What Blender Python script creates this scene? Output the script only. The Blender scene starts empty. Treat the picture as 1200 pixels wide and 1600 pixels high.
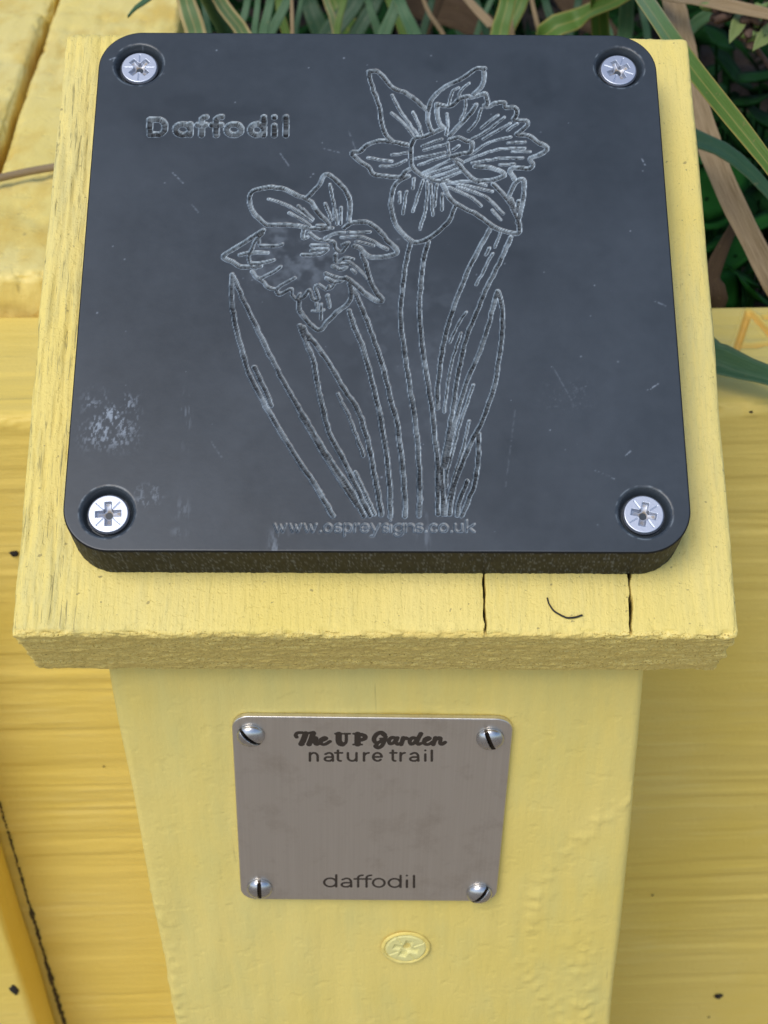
import bpy, math, random
import numpy as np
from mathutils import Vector, Matrix

# ------------------------------------------------------------------ camera, sky, sun, exposure
SC = bpy.context.scene
COL = SC.collection
F_PX = 2474.7                                   # focal length in pixels of the 1200x1600 photograph
CAM_R = np.array([[0.9999505, -0.00552841, 0.00827302],
                  [-0.00323042, 0.60603067, 0.79543472],
                  [0.00941119, 0.79542207, -0.60598281]])      # right, up, forward
CAM_C = np.array([-0.00133771, -0.23754716, 0.13053677])
cam_d = bpy.data.cameras.new('camera')
cam = bpy.data.objects.new('camera', cam_d)
COL.objects.link(cam)
cam_d.sensor_fit = 'AUTO'; cam_d.sensor_width = 36.0
cam_d.lens = F_PX / 1600 * 36.0
cam_d.clip_start = 0.01; cam_d.clip_end = 500
Mx = Matrix.Identity(4)
for i in range(3):
    Mx[i][0] = CAM_R[0][i]; Mx[i][1] = CAM_R[1][i]; Mx[i][2] = -CAM_R[2][i]; Mx[i][3] = CAM_C[i]
cam.matrix_world = Mx
cam_d.dof.use_dof = True
cam_d.dof.focus_distance = 0.266
cam_d.dof.aperture_fstop = 48.0
SC.camera = cam

SUN_EL, SUN_AZ = math.radians(56), math.radians(213)     # azimuth clockwise from +Y
W = bpy.data.worlds.new('World'); SC.world = W; W.use_nodes = True
nt = W.node_tree; nt.nodes.clear()
sky = nt.nodes.new('ShaderNodeTexSky'); sky.sky_type = 'NISHITA'; sky.sun_disc = False
sky.sun_elevation = SUN_EL; sky.sun_rotation = SUN_AZ
sky.dust_density = 1.2; sky.air_density = 1.0; sky.ozone_density = 1.0
bg = nt.nodes.new('ShaderNodeBackground'); bg.inputs['Strength'].default_value = 0.15
wo = nt.nodes.new('ShaderNodeOutputWorld')
nt.links.new(sky.outputs[0], bg.inputs[0]); nt.links.new(bg.outputs[0], wo.inputs[0])
sd = bpy.data.lights.new('sun', 'SUN'); sd.energy = 1.5; sd.angle = math.radians(30); sd.color = (1.0, 0.955, 0.89)
sun = bpy.data.objects.new('sun', sd); COL.objects.link(sun)
sdir = Vector((math.sin(SUN_AZ) * math.cos(SUN_EL), math.cos(SUN_AZ) * math.cos(SUN_EL), math.sin(SUN_EL)))
sun.rotation_euler = sdir.to_track_quat('Z', 'Y').to_euler()
sun.location = (0, -1, 3)
SC.view_settings.view_transform = 'Standard'; SC.view_settings.look = 'None'
SC.view_settings.exposure = 0.22; SC.view_settings.gamma = 1.0
SC.view_settings.use_curve_mapping = False
SC.render.engine = 'CYCLES'

rng = np.random.default_rng(7)
random.seed(7)
PHI = 0.54069
U = np.array([0, math.cos(PHI), math.sin(PHI)])
N = np.array([0, -math.sin(PHI), math.cos(PHI)])

# ------------------------------------------------------------------ measuring helpers
def ray(px, py):
    d = np.array([(px - 600) / F_PX, -(py - 800) / F_PX, 1.0])
    return CAM_R.T @ d

def on_plane(px, py, p0, n):
    d = ray(px, py)
    t = np.dot(np.asarray(p0, float) - CAM_C, n) / np.dot(d, n)
    return CAM_C + t * d

def at_depth(px, py, z):
    return CAM_C + ray(px, py) * z

def plaque_mm(px, py):
    P = on_plane(px, py, (0, 0, 0), N)
    return np.array([P[0], P @ U]) * 1000

# ------------------------------------------------------------------ noise
_perm = np.random.default_rng(11).permutation(256)
_perm = np.concatenate([_perm, _perm, _perm])
_val = np.random.default_rng(12).random(256) * 2 - 1

def vnoise(p):
    p = np.asarray(p, float)
    i = np.floor(p).astype(int); f = p - i; f = f * f * f * (f * (f * 6 - 15) + 10)
    i &= 255
    def h(a, b, c):
        return _val[_perm[_perm[_perm[(i[:, 0] + a) & 255] + ((i[:, 1] + b) & 255)] + ((i[:, 2] + c) & 255)]]
    x, y, z = f[:, 0], f[:, 1], f[:, 2]
    c00 = h(0, 0, 0) * (1 - x) + h(1, 0, 0) * x; c10 = h(0, 1, 0) * (1 - x) + h(1, 1, 0) * x
    c01 = h(0, 0, 1) * (1 - x) + h(1, 0, 1) * x; c11 = h(0, 1, 1) * (1 - x) + h(1, 1, 1) * x
    return (c00 * (1 - y) + c10 * y) * (1 - z) + (c01 * (1 - y) + c11 * y) * z

def fbm(p, octv=3, gain=0.5):
    p = np.asarray(p, float); s = np.zeros(len(p)); a = 1.0
    for k in range(octv):
        s += a * vnoise(p * (2.03 ** k) + k * 17.3); a *= gain
    return s

def sstep(a, b, x):
    t = np.clip((x - a) / (b - a), 0, 1)
    return t * t * (3 - 2 * t)

# ------------------------------------------------------------------ object helpers
def tag(o, label=None, cat=None, group=None, kind=None):
    if label: o['label'] = label
    if cat: o['category'] = cat
    if group: o['group'] = group
    if kind: o['kind'] = kind
    return o

def empty(name, loc, rot=(0, 0, 0), label=None, cat=None, group=None):
    o = bpy.data.objects.new(name, None); COL.objects.link(o)
    o.location = loc; o.rotation_euler = rot; o.empty_display_size = 0.02
    return tag(o, label, cat, group)

def link(name, me, parent=None, loc=(0, 0, 0), rot=(0, 0, 0)):
    o = bpy.data.objects.new(name, me); COL.objects.link(o)
    o.location = loc; o.rotation_euler = rot
    if parent: o.parent = parent
    return o

def mesh(name, v, faces, mat, smooth=True, attrs=None):
    v = np.asarray(v, float)
    me = bpy.data.meshes.new(name)
    if isinstance(faces, np.ndarray):
        faces = [faces]
    quads = [f for f in faces if isinstance(f, np.ndarray)]
    rest = [f for f in faces if not isinstance(f, np.ndarray)]
    loops = []; sizes = []
    for q in quads:
        loops.append(q.ravel()); sizes.append(np.full(len(q), q.shape[1]))
    for f in rest:
        loops.append(np.array(f)); sizes.append(np.array([len(f)]))
    loops = np.concatenate(loops).astype(np.int32); sizes = np.concatenate(sizes).astype(np.int32)
    me.vertices.add(len(v)); me.vertices.foreach_set('co', v.ravel())
    me.loops.add(len(loops)); me.loops.foreach_set('vertex_index', loops)
    me.polygons.add(len(sizes))
    st = np.concatenate([[0], np.cumsum(sizes)[:-1]]).astype(np.int32)
    me.polygons.foreach_set('loop_start', st)
    if smooth:
        me.polygons.foreach_set('use_smooth', np.ones(len(sizes), bool))
    if attrs:
        for k, a in attrs.items():
            at = me.attributes.new(k, 'FLOAT', 'POINT'); at.data.foreach_set('value', np.asarray(a, np.float32))
    me.update(calc_edges=True); me.validate()
    if mat: me.materials.append(mat)
    return me

def lines(a, b, step, r=0.0):
    """grid lines from a to b with a few extra near the ends for the rounded edge"""
    n = max(2, int(round((b - a) / step)) + 1)
    L = np.linspace(a, b, n)
    if r > 0:
        e = r * np.array([0, .12, .3, .55, .8, 1.0])
        L = np.concatenate([a + e, b - e, L[(L > a + r * 1.2) & (L < b - r * 1.2)]])
    return np.unique(np.round(L, 8))

def rounded_box(X, Y, Z, r, disp=None, post=None, attr=None, skip_bottom=False):
    """closed box with shared vertices on grid lines X,Y,Z, edges rounded by r; disp(p, n) -> height along the normal"""
    parts = []; quads = []; off = 0
    x0, x1, y0, y1, z0, z1 = X[0], X[-1], Y[0], Y[-1], Z[0], Z[-1]
    def patch(A, B, fn, flip):
        nonlocal off
        a, b = np.meshgrid(A, B, indexing='ij')
        parts.append(fn(a.ravel(), b.ravel()))
        na, nb = len(A), len(B)
        idx = (np.arange(na)[:, None] * nb + np.arange(nb)[None, :])
        q = np.stack([idx[:-1, :-1], idx[1:, :-1], idx[1:, 1:], idx[:-1, 1:]], -1).reshape(-1, 4) + off
        quads.append(q[:, ::-1] if flip else q); off += na * nb
    c = lambda v, s: np.full_like(s, v)
    patch(X, Y, lambda a, b: np.stack([a, b, c(z1, a)], 1), False)
    if not skip_bottom: patch(X, Y, lambda a, b: np.stack([a, b, c(z0, a)], 1), True)
    patch(X, Z, lambda a, b: np.stack([a, c(y0, a), b], 1), False)
    patch(X, Z, lambda a, b: np.stack([a, c(y1, a), b], 1), True)
    patch(Y, Z, lambda a, b: np.stack([c(x1, a), a, b], 1), False)
    patch(Y, Z, lambda a, b: np.stack([c(x0, a), a, b], 1), True)
    P = np.concatenate(parts); Q = np.concatenate(quads)
    key = np.round(P * 1e7).astype(np.int64)
    _, first, inv = np.unique(key, axis=0, return_index=True, return_inverse=True)
    inv = inv.ravel()
    P = P[first]; Q = inv[Q]
    lo = np.array([x0, y0, z0]) + r; hi = np.array([x1, y1, z1]) - r
    core = np.clip(P, lo, hi); d = P - core
    n = d / np.maximum(np.linalg.norm(d, axis=1, keepdims=True), 1e-12)
    P2 = core + n * r
    A = {}
    if attr is not None: A = attr(P2, n)
    if disp is not None: P2 = P2 + n * disp(P2, n)[:, None]
    if post is not None: P2 = post(P2)
    F = [Q]
    if skip_bottom:
        on = {}
        cx = [inv_i for inv_i in []]
    return P2, Q, A

def sq_map(x, y, hw, hh, rc):
    """squash the square corners of a panel to quarter discs"""
    x = x.copy(); y = y.copy()
    for sx in (-1, 1):
        for sy in (-1, 1):
            a = (sx * x - (hw - rc)) / rc; b = (sy * y - (hh - rc)) / rc
            m = (a > 0) & (b > 0)
            am, bm = a[m], b[m]; k = np.maximum(am, bm) / np.hypot(am, bm)
            x[m] = sx * ((hw - rc) + am * k * rc); y[m] = sy * ((hh - rc) + bm * k * rc)
    return x, y

def panel(xs, ys, hw, hh, rc, height, side_z, bev, fields=None, side_noise=None):
    """rounded panel whose top is a height field; returns verts, faces, index of top verts. units as given"""
    nx, ny = len(xs), len(ys)
    gx, gy = np.meshgrid(xs, ys, indexing='ij')
    x, y = sq_map(gx.ravel(), gy.ravel(), hw, hh, rc)
    x, y, z = height(x, y)
    idx = np.arange(nx * ny).reshape(nx, ny)
    Q = [np.stack([idx[:-1, :-1], idx[1:, :-1], idx[1:, 1:], idx[:-1, 1:]], -1).reshape(-1, 4)]
    loop = np.concatenate([idx[:-1, 0], idx[-1, :-1], idx[:0:-1, -1], idx[0, :0:-1]])
    V = [np.stack([x, y, z], 1)]
    L = V[0][loop]
    t = np.roll(L, -1, 0) - np.roll(L, 1, 0); nn = np.stack([t[:, 1], -t[:, 0]], 1)
    nn /= np.maximum(np.linalg.norm(nn, axis=1, keepdims=True), 1e-12)
    prev = loop; base = nx * ny; m = len(loop)
    rings = [(bev * .3, -bev * .08), (bev * .7, -bev * .3), (bev, -bev)] + [(bev, zz) for zz in side_z]
    for k, (o, zz) in enumerate(rings):
        P = np.column_stack([L[:, :2] + nn * o, np.full(m, zz)])
        if side_noise is not None and k >= 3:
            P[:, :2] += nn * side_noise(P)[:, None]
        V.append(P)
        cur = base + np.arange(m); base += m
        Q.append(np.stack([prev, cur, np.roll(cur, -1), np.roll(prev, -1)], 1))
        prev = cur
    return np.concatenate(V), [np.concatenate(Q), list(prev[::-1])], nx * ny

def catmull(pts, step):
    p = np.asarray(pts, float)
    if len(p) == 2:
        n = max(2, int(np.linalg.norm(p[1] - p[0]) / step) + 1)
        return p[0] + (p[1] - p[0]) * np.linspace(0, 1, n)[:, None]
    q = np.vstack([2 * p[0] - p[1], p, 2 * p[-1] - p[-2]]); out = []
    for i in range(1, len(q) - 2):
        n = max(2, int(np.linalg.norm(q[i + 1] - q[i]) / step) + 1)
        t = np.linspace(0, 1, n, endpoint=False)[:, None]
        a, b, c, d = q[i - 1], q[i], q[i + 1], q[i + 2]
        out.append(.5 * (2 * b + (c - a) * t + (2 * a - 5 * b + 4 * c - d) * t * t + (3 * b - a - 3 * c + d) * t ** 3))
    out.append(p[-1:])
    return np.vstack(out)

class Field:
    """signed distance to a set of strokes on a grid of points"""
    def __init__(s, xs, ys):
        s.xs, s.ys = xs, ys
        s.D = np.full((len(xs), len(ys)), 9.0); s.S = np.zeros_like(s.D); s.K = np.zeros_like(s.D)
        s.run = 0.0
    def stroke(s, P, h0, h1=None, pad=1.0, kind=0.0):
        h1 = h0 if h1 is None else h1
        P = np.asarray(P, float); n = len(P) - 1
        L = np.linalg.norm(np.diff(P, axis=0), axis=1); tot = max(L.sum(), 1e-9); acc = 0.0
        for i in range(n):
            a, b = P[i], P[i + 1]; l = L[i]
            if l < 1e-9: continue
            ha = h0 + (h1 - h0) * acc / tot; hb = h0 + (h1 - h0) * (acc + l) / tot
            r = max(ha, hb) + pad
            i0, i1 = np.searchsorted(s.xs, [min(a[0], b[0]) - r, max(a[0], b[0]) + r])
            j0, j1 = np.searchsorted(s.ys, [min(a[1], b[1]) - r, max(a[1], b[1]) + r])
            if i1 > i0 and j1 > j0:
                gx = s.xs[i0:i1, None] - a[0]; gy = s.ys[None, j0:j1] - a[1]
                t = np.clip((gx * (b[0] - a[0]) + gy * (b[1] - a[1])) / (l * l), 0, 1)
                d = np.hypot(gx - t * (b[0] - a[0]), gy - t * (b[1] - a[1])) - (ha + (hb - ha) * t)
                sub = s.D[i0:i1, j0:j1]; m = d < sub
                sub[m] = d[m]; s.S[i0:i1, j0:j1][m] = (s.run + acc + t * l)[m]; s.K[i0:i1, j0:j1][m] = kind
            acc += l
        s.run += tot + 3.7

# ------------------------------------------------------------------ materials
def new_mat(name):
    m = bpy.data.materials.new(name); m.use_nodes = True
    t = m.node_tree; b = t.nodes['Principled BSDF']
    return m, t, b

def nd(t, typ, **kw):
    n = t.nodes.new('ShaderNode' + typ)
    for k, v in kw.items():
        if k in n.inputs: n.inputs[k].default_value = v
        else: setattr(n, k, v)
    return n

def coords(t, scale=(1, 1, 1)):
    tc = nd(t, 'TexCoord'); mp = nd(t, 'Mapping'); mp.inputs['Scale'].default_value = scale
    t.links.new(tc.outputs['Object'], mp.inputs[0]); return mp.outputs[0]

def noise(t, vec, scale, detail=4, rough=0.55):
    n = nd(t, 'TexNoise', Scale=scale, Detail=detail, Roughness=rough)
    t.links.new(vec, n.inputs['Vector']); return n.outputs['Fac']

def ramp(t, fac, stops):
    r = nd(t, 'ValToRGB'); e = r.color_ramp.elements
    while len(e) < len(stops): e.new(0.5)
    for k, (p, c) in enumerate(stops):
        e[k].position = p; e[k].color = (*c, 1) if len(c) == 3 else c
    t.links.new(fac, r.inputs[0]); return r.outputs[0]

def mixc(t, fac, a, b):
    m = nd(t, 'Mix', data_type='RGBA')
    def put(s, v):
        if isinstance(v, (tuple, list)): s.default_value = (*v, 1) if len(v) == 3 else v
        elif isinstance(v, (int, float)): s.default_value = v
        else: t.links.new(v, s)
    put(m.inputs[0], fac); put(m.inputs[6], a); put(m.inputs[7], b)
    return m.outputs[2]

def math_n(t, op, a, b=0.0, clamp=False):
    m = nd(t, 'Math', operation=op); m.use_clamp = clamp
    for i, v in enumerate((a, b)):
        if isinstance(v, (int, float)): m.inputs[i].default_value = v
        else: t.links.new(v, m.inputs[i])
    return m.outputs[0]

def attr_n(t, name):
    a = nd(t, 'Attribute'); a.attribute_name = name; return a.outputs['Fac']

def bump(t, b, h, strength, dist, prev=None):
    n = nd(t, 'Bump', Strength=strength, Distance=dist); t.links.new(h, n.inputs['Height'])
    if prev is not None: t.links.new(prev, n.inputs['Normal'])
    t.links.new(n.outputs[0], b.inputs['Normal']); return n.outputs[0]

YEL = (0.83, 0.645, 0.165)

def paint(name, base, worn, grain, rough=0.45, wear_pos=(0.45, 0.75), worn_amt=1.0, grain_amp=0.5, fine=2600, attr=None, fleck=None, hair=None, brush=None, pits=None, fine_amp=0.35):
    """yellow gloss paint over wood: grain = scale triple that stretches the grain noise"""
    m, t, b = new_mat(name)
    v = coords(t); g = coords(t, grain)
    big = noise(t, v, 26, 5, 0.55)
    gn = noise(t, g, 1.0, 5, 0.6)
    wear = ramp(t, math_n(t, 'ADD', math_n(t, 'MULTIPLY', big, 0.55), math_n(t, 'MULTIPLY', gn, 0.45)), [(wear_pos[0], (0, 0, 0)), (wear_pos[1], (1, 1, 1))])
    if attr: wear = math_n(t, 'MULTIPLY', wear, attr_n(t, attr), True)
    wear = math_n(t, 'MULTIPLY', wear, worn_amt)
    tone = mixc(t, ramp(t, noise(t, v, 18, 3), [(0.35, (0, 0, 0)), (0.65, (1, 1, 1))]), base, tuple(c * k for c, k in zip(base, (1.04, 1.07, 1.35))))
    c = mixc(t, wear, tone, worn)
    if fleck:
        sp = ramp(t, noise(t, v, fleck[0], 2, 0.5), [(fleck[1], (0, 0, 0)), (fleck[1] + .05, (1, 1, 1))])
        c = mixc(t, math_n(t, 'MULTIPLY', sp, fleck[2]), c, (0.22, 0.17, 0.07))
    t.links.new(c, b.inputs['Base Color'])
    r = math_n(t, 'ADD', math_n(t, 'MULTIPLY', gn, 0.25), rough - 0.12)
    t.links.new(r, b.inputs['Roughness'])
    b.inputs['IOR'].default_value = 1.45
    b.inputs['Specular IOR Level'].default_value = 0.36
    if hair:
        hg = noise(t, coords(t, hair[0]), 1.0, 3, 0.6)
        hm = math_n(t, 'MULTIPLY', ramp(t, hg, [(hair[1], (0, 0, 0)), (hair[1] + .07, (1, 1, 1))]), hair[2])
        if attr: hm = math_n(t, 'MULTIPLY', hm, math_n(t, 'POWER', attr_n(t, attr), 3.0))
        t.links.new(mixc(t, hm, c, (0.30, 0.25, 0.09)), b.inputs['Base Color'])
    p = bump(t, b, gn, grain_amp, 0.0004)
    if brush:
        mp = nd(t, 'Mapping'); mp.inputs['Rotation'].default_value = brush[0]; mp.inputs['Scale'].default_value = brush[1]
        t.links.new(nd(t, 'TexCoord').outputs['Object'], mp.inputs[0])
        p = bump(t, b, noise(t, mp.outputs[0], 1.0, 4, 0.55), brush[2], 0.0003, p)
    if pits:
        pn = ramp(t, noise(t, v, pits[0], 2, 0.5), [(0.30, (0, 0, 0)), (0.42, (1, 1, 1))])
        p = bump(t, b, pn, pits[1], 0.00025, p)
    bump(t, b, noise(t, v, fine, 3, 0.6), fine_amp, 0.00014, p)
    return m

M_BOARD = paint('board_paint', YEL, (0.52, 0.50, 0.25), (1100, 120, 1100), 0.52, (0.44, 0.70), 0.7, 0.7, attr='wear', fleck=(900, 0.70, 0.6), hair=((2000, 110, 2000), 0.60, 0.8), pits=(1300, 0.35), fine=2000, fine_amp=0.7)
M_POST = paint('post_paint', (0.82, 0.635, 0.155), (0.62, 0.60, 0.24), (200, 200, 40), 0.40, (0.46, 0.76), 0.6, 0.22, fleck=(420, 0.78, 0.4), hair=((700, 700, 45), 0.70, 0.35), brush=((0, 0.55, 0), (420, 100, 45), 0.75), pits=(260, 0.25), fine=900, fine_amp=0.55)
M_WALL = paint('wall_paint', (0.80, 0.595, 0.13), (0.85, 0.65, 0.19), (42, 400, 620), 0.42, (0.52, 0.68), 0.40, 0.9, fine=900, fine_amp=0.6, hair=((22, 300, 1000), 0.61, 0.38), pits=(140, 0.4))
M_RAIL = paint('rail_paint', (0.78, 0.575, 0.12), (0.83, 0.67, 0.24), (42, 560, 620), 0.42, (0.50, 0.74), 0.55, 0.6, fine_amp=0.5, fine=900, hair=((30, 300, 900), 0.68, 0.3), pits=(200, 0.2))
M_TIMBER = paint('timber_paint', (0.83, 0.65, 0.18), (0.70, 0.46, 0.075), (150, 70, 150), 0.5, (0.48, 0.62), 0.75, 0.7, fleck=(240, 0.70, 0.4), pits=(260, 0.5), fine=900, fine_amp=0.6)

def endgrain_mat():
    """board paint on the faces, bare sandy end grain where the attribute says so"""
    m = M_BOARD; t = m.node_tree; b = t.nodes['Principled BSDF']
    old = b.inputs['Base Color'].links[0].from_socket
    v = coords(t); n1 = noise(t, v, 2700, 2, 0.75); n2 = noise(t, coords(t, (40, 700, 700)), 1, 4)
    e = ramp(t, n1, [(0.32, (0.24, 0.14, 0.03)), (0.42, (0.84, 0.63, 0.16)), (0.66, (0.92, 0.76, 0.28))])
    e2 = mixc(t, ramp(t, n2, [(0.4, (0, 0, 0)), (0.65, (1, 1, 1))]), e, (0.80, 0.60, 0.17))
    c = mixc(t, attr_n(t, 'endgrain'), old, e2)
    g = mixc(t, attr_n(t, 'crack'), c, (0.02, 0.015, 0.008))
    t.links.new(g, b.inputs['Base Color'])
endgrain_mat()

def rail_groove():
    t = M_RAIL.node_tree; b = t.nodes['Principled BSDF']
    old = b.inputs['Base Color'].links[0].from_socket
    t.links.new(mixc(t, attr_n(t, 'groove'), old, (0.78, 0.47, 0.09)), b.inputs['Base Color'])
rail_groove()

def plaque_mat():
    m, t, b = new_mat('black_plastic')
    v = coords(t)
    base = mixc(t, noise(t, v, 30, 3), (0.024, 0.030, 0.035), (0.028, 0.036, 0.042))
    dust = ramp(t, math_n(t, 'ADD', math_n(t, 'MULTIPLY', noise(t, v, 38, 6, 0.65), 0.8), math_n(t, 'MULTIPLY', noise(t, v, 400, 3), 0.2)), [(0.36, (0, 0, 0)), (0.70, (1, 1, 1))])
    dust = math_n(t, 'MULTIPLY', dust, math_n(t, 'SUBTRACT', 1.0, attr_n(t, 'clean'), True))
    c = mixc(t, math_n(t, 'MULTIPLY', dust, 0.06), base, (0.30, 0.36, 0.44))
    spk = ramp(t, noise(t, v, 620, 1), [(0.80, (0, 0, 0)), (0.84, (1, 1, 1))])
    c = mixc(t, math_n(t, 'MULTIPLY', spk, 0.35), c, (0.35, 0.38, 0.42))
    c = mixc(t, attr_n(t, 'film_less_shade'), (0.012, 0.012, 0.012), c)  # weathered film on the face; darker grooves have their shade painted in
    c = mixc(t, attr_n(t, 'scuff'), c, (0.36, 0.41, 0.46))
    c = mixc(t, attr_n(t, 'burr'), c, (0.52, 0.60, 0.64))
    t.links.new(c, b.inputs['Base Color'])
    r = math_n(t, 'ADD', 0.33, math_n(t, 'MULTIPLY', dust, 0.06))
    r = math_n(t, 'ADD', r, math_n(t, 'MULTIPLY', attr_n(t, 'burr'), 0.3))
    t.links.new(r, b.inputs['Roughness'])
    b.inputs['IOR'].default_value = 1.52
    t.links.new(math_n(t, 'ADD', 0.16, math_n(t, 'MULTIPLY', attr_n(t, 'film_less_shade'), 0.36)), b.inputs['Specular IOR Level'])
    r = math_n(t, 'ADD', r, math_n(t, 'MULTIPLY', math_n(t, 'SUBTRACT', 1.0, attr_n(t, 'film_less_shade')), 0.2))
    t.links.new(r, b.inputs['Roughness'])
    bump(t, b, noise(t, v, 900, 4, 0.6), 0.10, 0.00008)
    return m
M_PLAQUE = plaque_mat()

def screw_mat():
    m, t, b = new_mat('zinc_steel')
    v = coords(t)
    c = mixc(t, noise(t, v, 700, 3), (0.64, 0.67, 0.735), (0.55, 0.58, 0.645))
    dirt = ramp(t, math_n(t, 'MULTIPLY', attr_n(t, 'recess'), math_n(t, 'ADD', 0.25, noise(t, v, 1100, 3))), [(0.55, (0, 0, 0)), (0.95, (1, 1, 1))])
    t.links.new(mixc(t, dirt, c, (0.26, 0.20, 0.13)), b.inputs['Base Color'])
    t.links.new(math_n(t, 'SUBTRACT', 0.92, math_n(t, 'MULTIPLY', dirt, 0.75)), b.inputs['Metallic'])
    t.links.new(math_n(t, 'ADD', 0.42, math_n(t, 'MULTIPLY', dirt, 0.3)), b.inputs['Roughness'])
    bump(t, b, noise(t, v, 2500, 2), 0.12, 0.00006)
    return m
M_SCREW = screw_mat()

def simple(name, col, rough=0.6, metal=0.0, var=0.25, scale=300, bmp=0.2, dist=0.0002):
    m, t, b = new_mat(name); v = coords(t)
    n = noise(t, v, scale, 4)
    t.links.new(mixc(t, n, tuple(c * (1 - var) for c in col), tuple(min(1, c * (1 + var)) for c in col)), b.inputs['Base Color'])
    b.inputs['Roughness'].default_value = rough; b.inputs['Metallic'].default_value = metal
    if bmp: bump(t, b, n, bmp, dist)
    return m
M_DOME = simple('polished_steel', (0.62, 0.62, 0.63), 0.16, 1.0, 0.08, 500, 0.03)
M_DARK = simple('dark_dirt', (0.018, 0.015, 0.012), 0.9)
M_GRIME = simple('joint_grime', (0.07, 0.05, 0.022), 0.95, 0, 0.7, 500)
M_SOIL = simple('soil', (0.035, 0.024, 0.016), 0.95, 0, 0.5, 60, 0.8, 0.01)
M_GROUND = simple('bark_path', (0.27, 0.225, 0.175), 0.9, 0, 0.35, 25, 0.8, 0.01)
M_THREAD = simple('black_fibre', (0.02, 0.018, 0.014), 0.7)
M_BRIGHTDEN = simple('painted_steel', (0.80, 0.64, 0.22), 0.4, 0, 0.06, 400, 0.12)

def plate_mat():
    m, t, b = new_mat('brushed_steel')
    v = coords(t, (2600, 30, 30)); w = coords(t)
    br = noise(t, v, 1.0, 3, 0.6)
    c = mixc(t, br, (0.66, 0.62, 0.56), (0.78, 0.74, 0.68))
    sm = ramp(t, noise(t, w, 130, 6, 0.7), [(0.52, (0, 0, 0)), (0.72, (1, 1, 1))])
    c = mixc(t, math_n(t, 'MULTIPLY', sm, 0.30), c, (0.38, 0.31, 0.24))
    ink = ramp(t, attr_n(t, 'ink'), [(0.44, (0, 0, 0)), (0.56, (1, 1, 1))])
    c = mixc(t, math_n(t, 'MULTIPLY', ink, 0.97), c, (0.030, 0.019, 0.011))
    t.links.new(c, b.inputs['Base Color'])
    t.links.new(math_n(t, 'SUBTRACT', 0.95, math_n(t, 'MULTIPLY', ink, 0.95)), b.inputs['Metallic'])
    t.links.new(math_n(t, 'ADD', math_n(t, 'ADD', 0.30, math_n(t, 'MULTIPLY', br, 0.10)), math_n(t, 'MULTIPLY', ink, 0.3)), b.inputs['Roughness'])
    t.links.new(math_n(t, 'SUBTRACT', 0.5, math_n(t, 'MULTIPLY', ink, 0.42)), b.inputs['Specular IOR Level'])
    bump(t, b, br, 0.10, 0.00005)
    return m
M_PLATE = plate_mat()

def leaf_mat(name, mid, edge, streak, rough=0.4, edge_at=0.8):
    m, t, b = new_mat(name)
    cmb = nd(t, 'CombineXYZ'); t.links.new(math_n(t, 'MULTIPLY', attr_n(t, 'u'), 9.0), cmb.inputs[0]); t.links.new(math_n(t, 'MULTIPLY', attr_n(t, 'v'), 1.6), cmb.inputs[1])
    st = noise(t, cmb.outputs[0], 1.6, 4, 0.6)
    c = mixc(t, ramp(t, st, [(0.35, (0, 0, 0)), (0.68, (1, 1, 1))]), mid, streak)
    au = math_n(t, 'ABSOLUTE', attr_n(t, 'u'))
    c = mixc(t, ramp(t, au, [(edge_at, (0, 0, 0)), (min(1.0, edge_at + 0.14), (1, 1, 1))]), c, edge)
    c = mixc(t, math_n(t, 'MULTIPLY', ramp(t, au, [(0.03, (1, 1, 1)), (0.10, (0, 0, 0))]), 0.55), c, edge)
    sp = ramp(t, noise(t, coords(t), 700, 3), [(0.66, (0, 0, 0)), (0.72, (1, 1, 1))])
    c = mixc(t, math_n(t, 'MULTIPLY', sp, 0.4), c, (0.22, 0.17, 0.07))
    t.links.new(c, b.inputs['Base Color'])
    b.inputs['Roughness'].default_value = rough
    b.inputs['Specular IOR Level'].default_value = 0.2
    bump(t, b, st, 0.3, 0.0003)
    return m
M_LEAF = leaf_mat('strap_leaf_green', (0.070, 0.135, 0.020), (0.26, 0.23, 0.06), (0.10, 0.175, 0.035))
M_LEAFB = leaf_mat('strap_leaf_blue', (0.050, 0.115, 0.050), (0.11, 0.17, 0.085), (0.085, 0.16, 0.075))
M_LEAFD = leaf_mat('strap_leaf_dark', (0.022, 0.060, 0.026), (0.05, 0.09, 0.04), (0.035, 0.085, 0.04))
M_LEAFY = leaf_mat('strap_leaf_pale', (0.10, 0.17, 0.055), (0.42, 0.33, 0.14), (0.16, 0.22, 0.09), edge_at=0.6)
M_STRAW = leaf_mat('dry_leaf', (0.20, 0.135, 0.065), (0.31, 0.225, 0.125), (0.36, 0.265, 0.15), 0.7)
M_BROWN = leaf_mat('dead_leaf', (0.045, 0.028, 0.014), (0.07, 0.045, 0.025), (0.085, 0.055, 0.03), 0.9)
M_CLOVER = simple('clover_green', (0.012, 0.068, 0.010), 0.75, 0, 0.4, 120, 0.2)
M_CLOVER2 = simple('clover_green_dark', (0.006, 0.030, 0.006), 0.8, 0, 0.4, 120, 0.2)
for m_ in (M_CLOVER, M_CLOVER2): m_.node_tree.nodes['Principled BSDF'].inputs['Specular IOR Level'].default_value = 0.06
M_HERB = simple('herb_green', (0.14, 0.20, 0.05), 0.55, 0, 0.3, 300, 0.2)
M_HUSK = simple('herb_husk', (0.10, 0.055, 0.035), 0.8, 0, 0.4, 900, 0.3)

# ------------------------------------------------------------------ setting: ground
GZ = -0.75
g = link('ground', mesh('ground', [(-60, -60, GZ), (60, -60, GZ), (60, 60, GZ), (-60, 60, GZ)], np.array([[0, 1, 2, 3]]), M_GROUND), None)
tag(g, kind='structure')

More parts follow.
